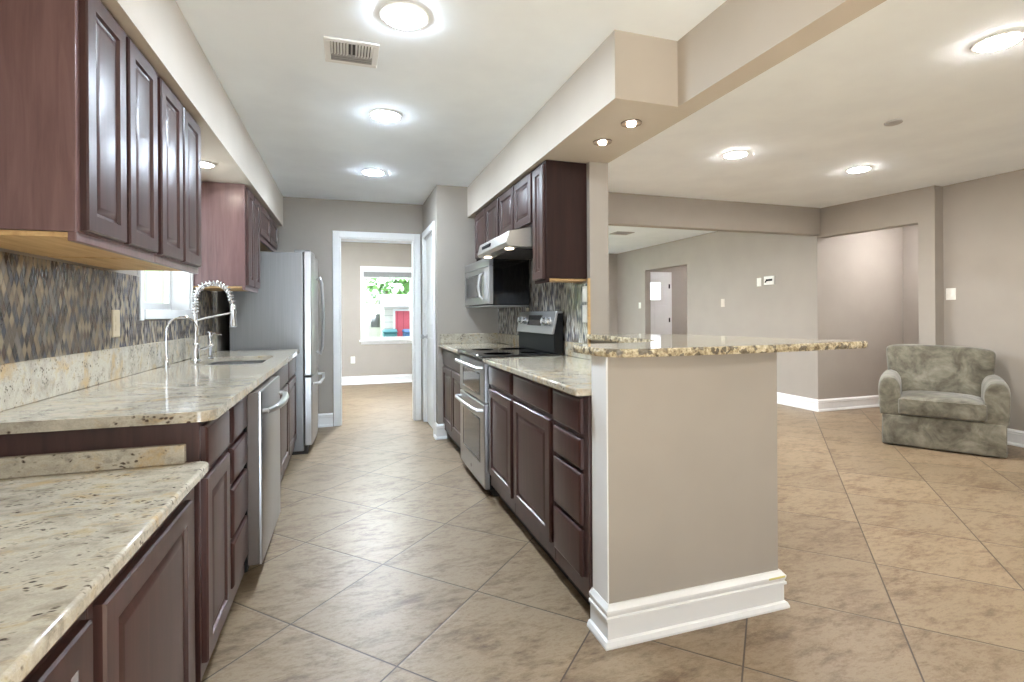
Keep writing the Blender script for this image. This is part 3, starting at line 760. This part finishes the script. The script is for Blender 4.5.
MB().box(-.47, -.95, 2.445, 3.055, .001, .089).build('toe_kick', DARK, t)

# ------------------------------------------------------------------ fridge
FX0, FX1, FYA, FYB, FZT = -.93, -.365, 4.70, 5.60, 1.745
t = thing('refrigerator', ((FX0+FX1)/2, (FYA+FYB)/2, 0), 'stainless french door refrigerator with grey side at the counter end', 'fridge')
MB().box(FX0, FX1, FYA, FYB, .03, FZT-.012).build('body', STEELD, t, .006)
def fdoor(y0, y1, z0, z1, nm):
    m = MB(); cs = []
    n = 10
    poly = [(FX1+.004, y0)] + [(FX1+.065+.018*math.sin(PI*(k/n)), y0+(y1-y0)*k/n) for k in range(n+1)] + [(FX1+.004, y1)]
    m.prism(poly, z0, z1); return m.build(nm, STEELV, t, .008, 3)
yc = (FYA+FYB)/2
for a, b, hy in ((FYA+.002, yc-.002, yc-.055), (yc+.002, FYB-.002, yc+.055)):
    d = fdoor(a, b, .675, FZT, 'door')
    m = MB(); hx = FX1+.135
    m.tube([(hx-.055, hy, 1.53), (hx-.02, hy, 1.55), (hx-.005, hy, 1.50), (hx+.008, hy, 1.2), (hx-.003, hy, .9), (hx-.018, hy, .83), (hx-.055, hy, .85)], .012, 10)
    m.build('handle', STEELH, d)
d = fdoor(FYA+.002, FYB-.002, .075, .665, 'freezer_drawer')
m = MB(); m.tube([(FX1+.075, FYA+.07, .60), (FX1+.125, FYA+.075, .60), (FX1+.14, yc, .60), (FX1+.125, FYB-.075, .60), (FX1+.075, FYB-.07, .60)], .013, 10); m.build('handle', STEELH, d)
m = MB(); m.box(FX0+.02, FX1+.03, FYA+.01, FYB-.01, .002, .07); m.build('base_grille', DARK, t, .003)
for y in (FYA+.02, FYB-.10): MB().box(FX1-.07, FX1+.055, y, y+.08, FZT-.011, FZT+.016).build('hinge_cover', STEELD, t, .004)

# ------------------------------------------------------------------ range
RY0, RY1 = 3.19, 3.95
t = thing('range', (1.1, (RY0+RY1)/2, 0), 'stainless double oven range with black glass cooktop', 'range')
m = MB(); m.box(.875, 1.395, RY0+.003, RY1-.003, .05, .895); m.build('body', BLACKM, t, .003)
m = MB(); m.box(.90, 1.38, RY0+.02, RY1-.02, .001, .05); m.build('plinth', DARK, t)
m = MB(); m.box(.82, 1.395, RY0+.001, RY1-.001, .897, .925); ck = m.build('cooktop', BLACK, t, .007, 3)
RING = plain('burner_ring', (.06, .06, .06, 1), .25)
for cx, cy, r in ((.98, 3.36, .1), (.98, 3.77, .085), (1.22, 3.36, .075), (1.22, 3.77, .1)): MB().lathe((cx, cy, .9252), [(r, 0), (r, .0004), (r-.004, .0005), (r-.004, 0)], 28).build('burner_mark', RING, ck)
def oven_door(z0, z1, w0, w1, nm):
    m = MB(); m.panel(.872, -1, RY0+.006, RY1-.006, z0, z1, [(0, .028), (.006, .034)], 0); d = m.build(nm, STEELV, t)
    g = MB(); g.panel(.838, -1, RY0+.115, RY1-.115, w0, w1, [(0, .001), (.012, .003), (.014, .001)], 0); g.build('oven_window', OVENG, d)
    h = MB(); zz = z1-.04
    h.tube([(.84, RY0+.05, zz-.004), (.80, RY0+.055, zz), (.787, RY0+.12, zz), (.783, (RY0+RY1)/2, zz), (.787, RY1-.12, zz), (.80, RY1-.055, zz), (.84, RY1-.05, zz-.004)], .0125, 10)
    h.build('handle', STEELH, d); return d
oven_door(.615, .885, .655, .805, 'oven_door'); low = oven_door(.055, .605, .20, .50, 'oven_door')
MB().lathe((.8375, (RY0+RY1)/2, .115), [(.014, 0), (.014, -.002), (.004, -.0025)], 14, 'x').build('badge', STEELD, low)
m = MB(); m.prism_axis([(1.33, .926), (1.398, .926), (1.398, 1.205), (1.36, 1.205), (1.33, 1.06)], RY0+.004, RY1-.004, 'y'); bgd = m.build('backguard', BLACKM, t, .004)
m = MB(); tilt = lambda x, z: (x, z)
m.prism_axis([(1.314, 1.055), (1.33, 1.058), (1.36, 1.2), (1.395, 1.2), (1.395, 1.212), (1.352, 1.214), (1.346, 1.207)], RY0+.001, RY1-.001, 'y'); pn = m.build('control_panel', STEELH, t, .003)
ax = Vector((-.977, 0, .213)).normalized()
def on_panel(y, s_): # s_ 0..1 up the slanted face
    return Vector((1.314+.032*s_, y, 1.055+.152*s_)) + ax*.001
m = MB(); a = [on_panel(3.43, .36), on_panel(3.71, .36), on_panel(3.71, .86), on_panel(3.43, .86)]; m.add([tuple(p) for p in a]+[tuple(p+ax*.003) for p in a], [(0,1,2,3),(4,5,6,7),(0,1,5,4),(1,2,6,5),(2,3,7,6),(3,0,4,7)])
m.build('display', BLACK, pn)
WK = plain('knob_silver', (.8, .8, .82, 1), .25, metal=.9)
for y in (3.27, 3.36, 3.78, 3.87):
    c = on_panel(y, .58); m = MB(); m.tube([c, c+ax*.008, c+ax*.009, c+ax*.03], [.031, .030, .024, .022], 18); m.build('knob', WK, pn)
# ------------------------------------------------------------------ range hood
GY0, GY1 = 3.10, 3.86
t = thing('range_hood', (1.2, (GY0+GY1)/2, 1.62), 'stainless range hood below the short upper cabinet', 'range hood')
prof = [(1.405, 1.761), (1.13, 1.761), (.985, 1.733), (.962, 1.655), (.98, 1.632), (1.405, 1.632)]
SSH = steel('hood_steel', (.50, .475, .44, 1), .36, 'y')
MB().prism_axis(prof, GY0+.001, GY1-.001, 'y').build('canopy', SSH, t, .005, 2)
m = MB(); m.box(1.05, 1.36, GY0+.08, GY1-.08, 1.624, 1.633); m.build('filter', DARK, t)
m = MB()
c0 = Vector((.9675, 0, 1.6875)); 
m.box(.964, .985, 3.50, 3.72, 1.682, 1.704); m.build('control_strip', BLACKM, t, .003)
for y in (GY0+.11, GY1-.11): MB().lathe((1.02, y, 1.632), [(.029, 0), (.029, -.004), (.024, -.007), (.008, -.009)], 18).build('hood_light', EMH, t)
# ------------------------------------------------------------------ microwave
MY0, MY1, MZ0, MZ1, MX = 3.89, 4.76, 1.268, 1.655, 1.10
t = thing('microwave', (1.25, (MY0+MY1)/2, MZ0), 'stainless and black microwave mounted past the range hood', 'microwave')
MB().box(MX, 1.405, MY0, MY1, MZ0, MZ1).build('body', BLACK, t, .004)
m = MB(); m.panel(MX-.001, -1, MY0+.002, MY1-.002, MZ0+.01, MZ1-.075, [(0, .03), (.004, .034)], 0); dr = m.build('door', STEELV, t)
MB().panel(MX-.035, -1, MY0+.23, MY1-.06, MZ0+.07, MZ1-.12, [(0, .001), (.01, .002), (.012, .001)], 0).build('door_window', OVENG, dr)
MB().tube([(MX-.034, MY0+.19, MZ0+.055), (MX-.062, MY0+.19, MZ0+.075), (MX-.075, MY0+.19, MZ0+.155), (MX-.062, MY0+.19, MZ1-.14), (MX-.034, MY0+.19, MZ1-.12)], .011, 10).build('handle', STEELH, dr)
m = MB(); m.panel(MX-.035, -1, MY0+.02, MY0+.15, MZ0+.04, MZ1-.10, [(0, .001), (.006, .002)], 0); m.build('control_pad', GREYP, dr)
m = MB(); m.panel(MX-.001, -1, MY0+.002, MY1-.002, MZ1-.07, MZ1, [(0, .028), (.01, .034)], 0); m.build('vent_trim', STEELH, t)
m = MB(); m.box(MX-.03, 1.40, MY0+.002, MY1-.002, MZ0-.012, MZ0-.001); m.build('bottom_plate', STEELD, t, .002)

# ------------------------------------------------------------------ recessed lamps, vents, plates
def downlight(loc, label, em, r=.085, group=None, ring=WHITE, inner=.999):
    t = thing('downlight', loc, label, 'ceiling light', group)
    x, y, z = loc
    MB().lathe((x, y, z), [(r+.016, 0), (r+.014, -.006), (r*inner, -.008 if inner > .9 else -.004), (r*inner, 0)], 36).build('trim_ring', ring, t)
    MB().lathe((x, y, z), [(r*inner, -.001), (r*inner*.98, -.0095), (r*inner*.85, -.0135), (r*inner*.5, -.016), (.004, -.0165)], 36).build('lens', em, t)
    return t
k1 = downlight((.23, 2.146, CE), 'recessed kitchen ceiling light nearest the air vent', EMK, group='kitchen ceiling lights')
copy_tree(k1, (.23, 3.25, CE), 'middle one of the three recessed kitchen ceiling lights')
copy_tree(k1, (.215, 4.58, CE), 'recessed kitchen ceiling light closest to the end doorway')
l1 = downlight((2.90, 3.25, CE), 'recessed living room ceiling light nearest the beam and bar', EML, .08, 'living room ceiling lights')
copy_tree(l1, (4.24, 3.28, CE), 'recessed living room ceiling light near the hallway pier')
copy_tree(l1, (2.855, 1.535, CE), 'large bright recessed ceiling light at the upper right edge')
for q, lab in (((4.24, 1.535, CE), 'added living room ceiling light, unseen right of the frame'), ((2.855, -.2, CE), 'added living room ceiling light behind the viewer by the beam'), ((4.24, -.2, CE), 'added living room ceiling light in the unseen rear corner')): copy_tree(l1, q, lab)  # unseen lamps added to help light the living room
EMD = emit('lamp_dining_fill', (.86, .92, 1, 1), 1000.0)
EMF = emit('lamp_far_fill', (.86, .92, 1, 1), 1000.0); EMHALL = emit('lamp_hall', (1, .97, .98, 1), 210.0)
downlight((6.2, 3.95, CE), 'recessed hallway ceiling light behind the pier', EMHALL, .08)
downlight((6.9, 7.9, CE), 'added unseen entry ceiling light beyond the square opening', EMHALL, .08)  # unseen lamp added to brighten the entry
downlight((2.2, 5.6, CE), 'added unseen dining room ceiling light behind the post', EMD, .08)  # this lamp and the next are unseen, added to lift the dining room
downlight((1.95, 7.3, CE), 'second added unseen dining room ceiling light behind the range wall', EMD, .08)
downlight((.3, 7.1, CE), 'added unseen far room ceiling light above the doorway head', EMF, .08)  # unseen lamp added to brighten the far room
BRZ = plain('bronze_trim', lin(120, 104, 90), .35, metal=.6)
s1_ = downlight((1.34, 2.21, 2.14), 'small bronze rimmed soffit spotlight nearer the beam corner', EMS, .036, 'soffit spotlights', BRZ, .62)
copy_tree(s1_, (1.335, 2.50, 2.14), 'small bronze rimmed soffit spotlight nearer the upper cabinets')
downlight((-.83, 3.52, 2.125), 'small soffit light above the sink window', EMS, .05)
t = tag(MB().lathe((3.41, 2.40, CE), [(.05, 0), (.05, -.008), (.042, -.012), (.01, -.013)], 28).build('ceiling_cover', GREYP), 'small round grey cover plate on the living room ceiling', 'cover plate')
t.location = (0, 0, 0)
VX0, VX1, VY0, VY1 = -.098, .145, 2.40, 2.63
t = thing('air_vent', ((VX0+VX1)/2, (VY0+VY1)/2, CE), 'white rectangular air vent on the kitchen ceiling', 'vent')
m = MB(); b_ = .028
for a in ((VX0, VX1, VY0, VY0+b_), (VX0, VX1, VY1-b_, VY1), (VX0, VX0+b_, VY0+b_, VY1-b_), (VX1-b_, VX1, VY0+b_, VY1-b_)): m.box(*a, CE-.009, CE-.0005)
m.build('frame', WHITE, t, .003)
MB().box(VX0+b_, VX1-b_, VY0+b_, VY1-b_, CE-.002, CE-.0005).build('backing', DARK, t)
m = MB(); n = 14
for k in range(n):
    x = VX0+b_+.006+(VX1-VX0-2*b_-.012)*k/(n-1)
    if abs(k-(n-1)/2) < .6: continue
    m.add([(x-.004, VY0+b_, CE-.010), (x-.002, VY0+b_, CE-.010), (x+.006, VY0+b_, CE-.002), (x+.004, VY0+b_, CE-.002), (x-.004, VY1-.09, CE-.010), (x-.002, VY1-.09, CE-.010), (x+.006, VY1-.09, CE-.002), (x+.004, VY1-.09, CE-.002)], [(0,1,2,3),(4,5,6,7),(0,1,5,4),(1,2,6,5),(2,3,7,6),(3,0,4,7)])
m.build('slats', WHITE, t)
m = MB(); m.box(VX0+b_, VX1-b_, VY1-.092, VY1-.086, CE-.010, CE-.002); m.box((VX0+VX1)/2-.004, (VX0+VX1)/2+.004, VY0+b_, VY1-.09, CE-.010, CE-.002)
for k in range(3): m.box(VX0+b_, VX1-b_, VY1-.076+.02*k, VY1-.073+.02*k, CE-.010, CE-.003)
m.build('damper_bar', GREYP, t)
t = thing('air_vent', (4.05, 6.98, CE), 'dark slotted air vent on the dining room ceiling', 'vent')
m = MB(); m.box(3.90, 4.2, 6.85, 6.90, CE-.01, CE-.0005); m.box(3.9, 4.2, 7.06, 7.11, CE-.01, CE-.0005); m.box(3.9, 3.94, 6.9, 7.06, CE-.01, CE-.0005); m.box(4.16, 4.2, 6.9, 7.06, CE-.01, CE-.0005); m.build('frame', GREYP, t, .002)
m = MB(); m.box(3.94, 4.16, 6.9, 7.06, CE-.003, CE-.0005); m.build('backing', DARK, t)
m = MB()
for k in range(4): m.box(3.94, 4.16, 6.918+.037*k, 6.926+.037*k, CE-.01, CE-.003)
m.build('slats', GREYP, t)

def plate(name, label, cat, x, sgn, yc_, zc, w, h, kind, mat=PLATE, kx=None):
    """wall plate on the plane X=x facing sgn*X"""
    t = thing(name, (x, yc_, zc), label, cat)
    MB().panel(x, sgn, yc_-w/2, yc_+w/2, zc-h/2, zc+h/2, [(0, .003), (.004, .006)], 0).build('cover', mat, t)
    m = MB()
    if kind == 'rocker': m.panel(x+sgn*.006, sgn, yc_-.017, yc_+.017, zc-.033, zc+.033, [(0, .001), (.003, .003)], 0); m.build('rocker', mat, t)
    elif kind == 'double':
        for q in (-.023, .023):
            MB().panel(x+sgn*.006, sgn, yc_+q-.017, yc_+q+.017, zc-.033, zc+.033, [(0, .001), (.003, .003)], 0).build('rocker', mat, t)
    else:
        for q in (-.02, .02):
            MB().panel(x+sgn*.006, sgn, yc_-.015, yc_+.015, zc+q-.014, zc+q+.014, [(0, .001), (.004, .002)], 0).build('socket', mat, t)
    return t
plate('outlet', 'beige outlet plate on the mosaic left of the window', 'outlet', XL+.008, 1, 2.765, 1.165, .075, .125, 'outlet', BEIGE)
plate('light_switch', 'white switch plate, upper of two at the tile end by the post', 'switch', XW0-.008, -1, 2.905, 1.318, .06, .10, 'rocker')
plate('outlet', 'white outlet plate, lower of two at the tile end by the post', 'outlet', XW0-.008, -1, 2.905, 1.195, .06, .11, 'outlet')
plate('outlet', 'pale outlet plate above the range behind the microwave corner', 'outlet', XW0-.008, -1, 3.97, 1.205, .06, .08, 'outlet', BEIGE)
plate('light_switch', 'white double switch plate above the armchair', 'switch', XN, -1, 3.425, 1.365, .084, .115, 'double')
plate('light_switch', 'wall switch beside the thermostat opening on the dining wall', 'switch', XD, -1, 5.60, 1.61, .075, .115, 'rocker')
plate('light_switch', 'pale plain switch below and left of the thermostat opening', 'switch', XD, -1, 6.31, 1.34, .08, .12, 'rocker', paint('plate_beige', lin(206, 196, 184), .5, .02))
plate('light_switch', 'white switch left of the entry opening', 'switch', XD, -1, 8.6, 1.34, .075, .115, 'rocker')
t = thing('thermostat_plate', (XD, 5.42, 1.62), 'open white thermostat plate with dangling dark wires', 'thermostat')
MB().panel(XD, -1, 5.335, 5.505, 1.565, 1.68, [(0, .01), (.005, .014)], 0).build('cover', PLATE, t)
m = MB(); m.tube([(XD-.015, 5.48, 1.60), (XD-.03, 5.44, 1.625), (XD-.028, 5.40, 1.622), (XD-.016, 5.36, 1.635)], .009, 7); m.box(XD-.022, XD-.012, 5.36, 5.46, 1.615, 1.64); m.build('wires', BLACKM, t)['label'] = 'dark loose wires'
t = thing('outlet', (.075, YF, .42), 'white outlet plate low on the far room wall', 'outlet')
MB().box(.04, .11, YF-.006, YF-.0005, .365, .48).build('cover', PLATE, t, .003)
for z in (.405, .44): MB().box(.06, .09, YF-.009, YF-.0055, z-.012, z+.012).build('socket', PLATE, t, .002)

# ------------------------------------------------------------------ armchair
ang = math.radians(-57.3)     # direction of the front edge, left to right
arm = thing('armchair', (4.588, 3.345, 0), 'grey suede armchair against the living room wall', 'armchair')
arm.rotation_euler = (0, 0, ang)
W, D = .815, .70
class LMB(MB):
    pass
def local_build(m, name, bevel, seg, sub=0):
    me = bpy.data.meshes.new(name); me.from_pydata(m.v, [], m.f)
    bm = bmesh.new(); bm.from_mesh(me); bmesh.ops.recalc_face_normals(bm, faces=bm.faces); bm.to_mesh(me); bm.free()
    me.materials.append(SUEDE); me.polygons.foreach_set('use_smooth', [True]*len(me.polygons))
    o = bpy.data.objects.new(name, me); COL.objects.link(o); o.parent = arm
    b = o.modifiers.new('bevel', 'BEVEL'); b.width = bevel; b.segments = seg; b.limit_method = 'ANGLE'; b.angle_limit = math.radians(30)
    if sub: s_ = o.modifiers.new('sub', 'SUBSURF'); s_.levels = sub; s_.render_levels = sub
    return o
# local frame: x along the front (left to right as seen), y towards the back, z up
m = MB(); m.box(0, W, -.012, D-.02, .012, .285); local_build(m, 'base', .018, 3)
m = MB(); m.box(.04, W-.04, .04, D-.06, .0, .012); local_build(m, 'plinth', .003, 1)
def cushion(x0, x1, y0, y1, z0, z1, puff=.02, n=8):
    m = MB(); 
    def surf(z, s_):
        for j in range(n+1):
            for i in range(n+1):
                u, v = i/n, j/n
                k = (1-(2*u-1)**4)*(1-(2*v-1)**4)
                m.v.append((x0+(x1-x0)*u, y0+(y1-y0)*v, z+s_*puff*k))
    surf(z0, 0); surf(z1, 1); q = (n+1)**2
    for j in range(n):
        for i in range(n):
            a = j*(n+1)+i; m.f.append((a, a+n+1, a+n+2, a+1)); m.f.append((q+a, q+a+1, q+a+n+2, q+a+n+1))
    ring = [i for i in range(n+1)] + [(j+1)*(n+1)-1 for j in range(1, n+1)] + [n*(n+1)+i for i in range(n-1, -1, -1)] + [j*(n+1) for j in range(n-1, 0, -1)]
    for a, b in zip(ring, ring[1:]+ring[:1]): m.f.append((a, b, q+b, q+a))
    m.mi = [0]*len(m.f); return m
sc_ = local_build(cushion(.118, W-.118, -.035, D-.2, .288, .432, .036), 'seat_cushion', .022, 4)
m = MB(); pz = .424
m.tube([(.15, -.03, pz), (W-.15, -.03, pz)], .006, 6)
for p in list(m.v): pass
pipe = bpy.data.meshes.new('piping'); pipe.from_pydata(m.v, [], m.f); pipe.materials.append(SUEDE)
po = bpy.data.objects.new('piping', pipe); COL.objects.link(po); po.parent = sc_
# arms: rounded top profile, leaning out, swept front to back
def arm_mesh(side):
    m = MB()
    def ring(y, h, w_, lean):
        x_in = .138; pts = []
        prof = [(0, .275), (0, .36), (0, h-.14), (-.004, h-.09), (.006, h-.045), (.03, h-.012), (.068, h), (.108, h-.01), (.135, h-.042), (.148, h-.09), (.15, h-.16), (.148, .36), (.146, .275)]
        for px, pz_ in prof:
            x = x_in - px*w_/.15 - lean*max(0, (pz_-.3))
            pts.append((x if side < 0 else W-x, y, pz_))
        return pts
    rings = [ring(-.012, .585, .145, .02), ring(.0, .61, .155, .03), ring(.06, .625, .16, .05), ring(.25, .63, .16, .06), ring(.45, .635, .16, .06), ring(D-.06, .63, .155, .05), ring(D-.03, .6, .145, .04)]
    n = len(rings[0]); m.v = [p for r_ in rings for p in r_]
    for i in range(len(rings)-1):
        for k in range(n): m.f.append((i*n+k, i*n+(k+1) % n, (i+1)*n+(k+1) % n, (i+1)*n+k))
    m.f.append(list(range(n))); m.f.append([(len(rings)-1)*n+k for k in range(n)]); m.mi = [0]*len(m.f)
    return m
local_build(arm_mesh(-1), 'arm', .012, 2, 1); local_build(arm_mesh(1), 'arm', .012, 2, 1)
# back: raked, with rounded flared top
m = MB(); nx, nz_ = 12, 8
def bp(u, v, f):
    zz = .28 + .605*v
    half = .355 + .045*v
    x = W/2 - .01 + (2*u-1)*half
    zz -= .03*v*abs(2*u-1)**4 + .02*v*u
    puff = .045*(1-(2*u-1)**4)*(math.sin(PI*min(1, v*.95+.05))**.5)
    y0 = .43 + .12*v
    return (x, (y0-puff) if f else (.61+.08*v), zz)
for f in (1, 0):
    for j in range(nz_+1):
        for i in range(nx+1): m.v.append(bp(i/nx, j/nz_, f))
q = (nx+1)*(nz_+1)
for j in range(nz_):
    for i in range(nx):
        a = j*(nx+1)+i; m.f.append((a, a+1, a+nx+2, a+nx+1)); m.f.append((q+a, q+a+nx+1, q+a+nx+2, q+a+1))
ring = [i for i in range(nx+1)] + [(j+1)*(nx+1)-1 for j in range(1, nz_+1)] + [nz_*(nx+1)+i for i in range(nx-1, -1, -1)] + [j*(nx+1) for j in range(nz_-1, 0, -1)]
for a, b in zip(ring, ring[1:]+ring[:1]): m.f.append((a, b, q+b, q+a))
m.mi = [0]*len(m.f)
local_build(m, 'backrest', .035, 3, 1)

# ------------------------------------------------------------------ outside the windows
GZ = -.45
struct('ground_outside', MB().box(-30, 30, 17, 60, GZ-.1, GZ), foliage('lawn', lin(96, 122, 74), lin(128, 150, 96)), 'green lawn behind the house', 'lawn')
struct('ground_bounce', MB().box(-12, 12, 9.95, 17, GZ-.1, GZ), plain('concrete', lin(150, 148, 144), .9), 'pale concrete ground, unseen, added to bounce neutral daylight', 'patio')  # unseen grey ground, added so bounced daylight does not turn green
struct('ground_side', MB().box(-30, -2.45, -6, 9.95, -.12, -.02), plain('side_gravel', lin(140, 136, 128), .9, .1, 40), 'pale gravel side yard', 'gravel yard')
m = MB(); m.prism_axis([(-3.4, 2.62), (10.6, 2.62), (10.6, 4.6), (8.0, 7.6), (3.0, 5.4), (-3.4, 2.72)], -2.7, 9.0, 'x')  # unseen roof, put in and raised so its shadow covers the yard
struct('roof', m, plain('shade_roof', lin(110, 106, 102), .9), 'unseen grey roof added to shade the yard', 'roof')
SH = siding('white_siding', lin(214, 210, 202), lin(176, 172, 166), 2, .2)
t = thing('garden_shed', (1.8, 16, GZ), 'pale garden shed with red door seen through far window', 'shed')
MB().box(1.05, 2.9, 16, 17.6, GZ, 1.42).build('walls', SH, t)
m = MB(); m.prism_axis([(15.75, 1.4), (16.8, 1.75), (17.85, 1.4), (17.85, 1.47), (16.8, 1.84), (15.75, 1.47)], .95, 3.0, 'x'); m.build('roof', plain('shed_roof', lin(172, 172, 172), .8), t)
RED = siding('red_boards', lin(196, 84, 98), lin(164, 62, 76), 0, .18)
MB().box(1.38, 2.2, 15.95, 16.0, GZ+.02, 1.30).build('shed_door', RED, t, .01)
m = MB(); m.box(1.32, 1.38, 15.94, 16.0, GZ+.02, 1.36); m.box(2.2, 2.26, 15.94, 16.0, GZ+.02, 1.36); m.box(1.38, 2.2, 15.94, 16.0, 1.30, 1.36); m.build('door_frame', WHITE, t)
BIN = plain('bin_teal', lin(64, 122, 126), .5)
def wheelie(x, y, label, mat):
    z = GZ; t = thing('wheelie_bin', (x, y, z), label, 'bin', 'wheelie bins by the shed')
    m = MB(); m.add([(x-.16, y-.25, z+.08), (x+.16, y-.25, z+.08), (x+.16, y+.25, z+.08), (x-.16, y+.25, z+.08), (x-.2, y-.33, z+1.1), (x+.2, y-.33, z+1.1), (x+.2, y+.33, z+1.1), (x-.2, y+.33, z+1.1)], [(0,3,2,1),(4,5,6,7),(0,1,5,4),(1,2,6,5),(2,3,7,6),(3,0,4,7)]); m.build('bin_body', mat, t, .03)
    m = MB(); m.prism_axis([(y-.36, z+1.105), (y+.34, z+1.105), (y+.34, z+1.18), (y, z+1.21), (y-.36, z+1.15)], x-.21, x+.21, 'x'); m.build('lid', mat, t, .02)
    m = MB(); m.tube([(x-.18, y+.24, z+.1), (x+.18, y+.24, z+.1)], .1, 14); m.build('axle_wheels', BLACKM, t)
wheelie(1.17, 15.5, 'teal wheelie bin in front of the garden shed', BIN)
wheelie(1.76, 15.3, 'slate blue wheelie bin before the red shed door', plain('bin_blue', lin(70, 106, 150), .5))
t = thing('parked_trailer', (.9, 19, GZ), 'pale parked trailer in the yard left of the shed', 'trailer')
MB().box(.62, 1.2, 18.2, 20.4, GZ+.4, 1.45).build('trailer_body', plain('trailer_pale', lin(186, 184, 174), .5), t, .1, 4)
for y in (18.8, 19.5):
    for x in (.62, 1.02): MB().lathe((x, y, GZ+.3), [(.3, .02), (.3, .16), (.18, .17)], 18, 'x').build('wheel', BLACKM, t)
MB().box(.75, 1.05, 18.185, 18.2, .75, 1.2).build('trailer_window', OVENG, t)
def tree(x, y, h, r, label, c1, c2, seed, trunk=.12, name='tree'):
    rnd = random.Random(seed); gz = GZ if y > 9.9 else -.02; t = thing(name, (x, y, gz), label, 'tree' if name == 'tree' else 'shrub', 'yard trees' if name == 'tree' else None)
    m = MB(); m.tube([(x, y, gz-.05), (x+.06, y, h*.3), (x-.05, y+.05, h*.55), (x+.03, y, h*.8)], [trunk*1.3, trunk, trunk*.7, trunk*.3], 8)
    m.build('trunk', plain('bark_%d' % seed, lin(104, 90, 78), .9), t)
    m = MB()
    for k in range(900):
        a = rnd.random()*2*PI; el = math.acos(2*rnd.random()-1); rr = r*(.55+.45*rnd.random())*(1+.3*noise.noise(Vector((math.cos(a)*2, math.sin(a)*2, math.cos(el)*3+seed))))
        c = Vector((x+rr*math.sin(el)*math.cos(a), y+rr*math.sin(el)*math.sin(a), h-r*.85+rr*math.cos(el)*.9))
        d1 = Vector((rnd.uniform(-1, 1), rnd.uniform(-1, 1), rnd.uniform(-.6, .6))).normalized(); d2 = d1.cross(Vector((rnd.uniform(-1, 1), rnd.uniform(-1, 1), rnd.uniform(-1, 1)))).normalized()
        s_ = r*.13*(.6+.8*rnd.random())
        m.add([c-d1*s_, c-d2*s_*.6, c+d1*s_, c+d2*s_*.6], [(0, 1, 2, 3)])
    m.build('leaf_crown', foliage('leaves_%d' % seed, c1, c2), t)
G1, G2 = lin(82, 110, 72), lin(124, 152, 106)
tree(-.9, 30, 6.2, 2.6, 'broad green tree left behind the parked trailer', G1, G2, 3)
tree(6.0, 31, 6.0, 2.6, 'broad green tree behind the garden shed', lin(62, 90, 60), lin(100, 128, 86), 4)
tree(2.6, 36, 5.6, 2.2, 'paler green tree between the two larger yard trees', lin(76, 100, 66), lin(116, 138, 98), 5)
tree(.2, 21.5, 2.3, .8, 'small leafy tree left of the parked trailer', lin(80, 106, 66), lin(116, 140, 92), 6, .05)
SG = siding('green_siding', lin(118, 126, 92), lin(84, 116, 98), 1, 1.2)
t = thing('neighbour_house', (-7.5, 9, 0), 'pale green sided neighbouring house outside the sink window', 'house')
MB().box(-10, -6.0, 4, 24, -.02, 3.2).build('walls', SG, t)
MB().prism_axis([(-10.2, 3.2), (-8, 4.6), (-5.97, 3.2), (-5.97, 3.32), (-8, 4.75), (-10.2, 3.32)], 3.5, 22.5, 'y').build('roof', plain('house_roof', lin(120, 114, 108), .8), t)
m = MB(); m.box(-6.0, -5.96, 10.6, 11.6, 1.0, 2.3); m.build('house_window', OVENG, t)
tree(-4.4, 9.0, 2.2, .7, 'leafy shrub outside the sink window', lin(96, 122, 76), lin(146, 168, 116), 8, .04, 'shrub')
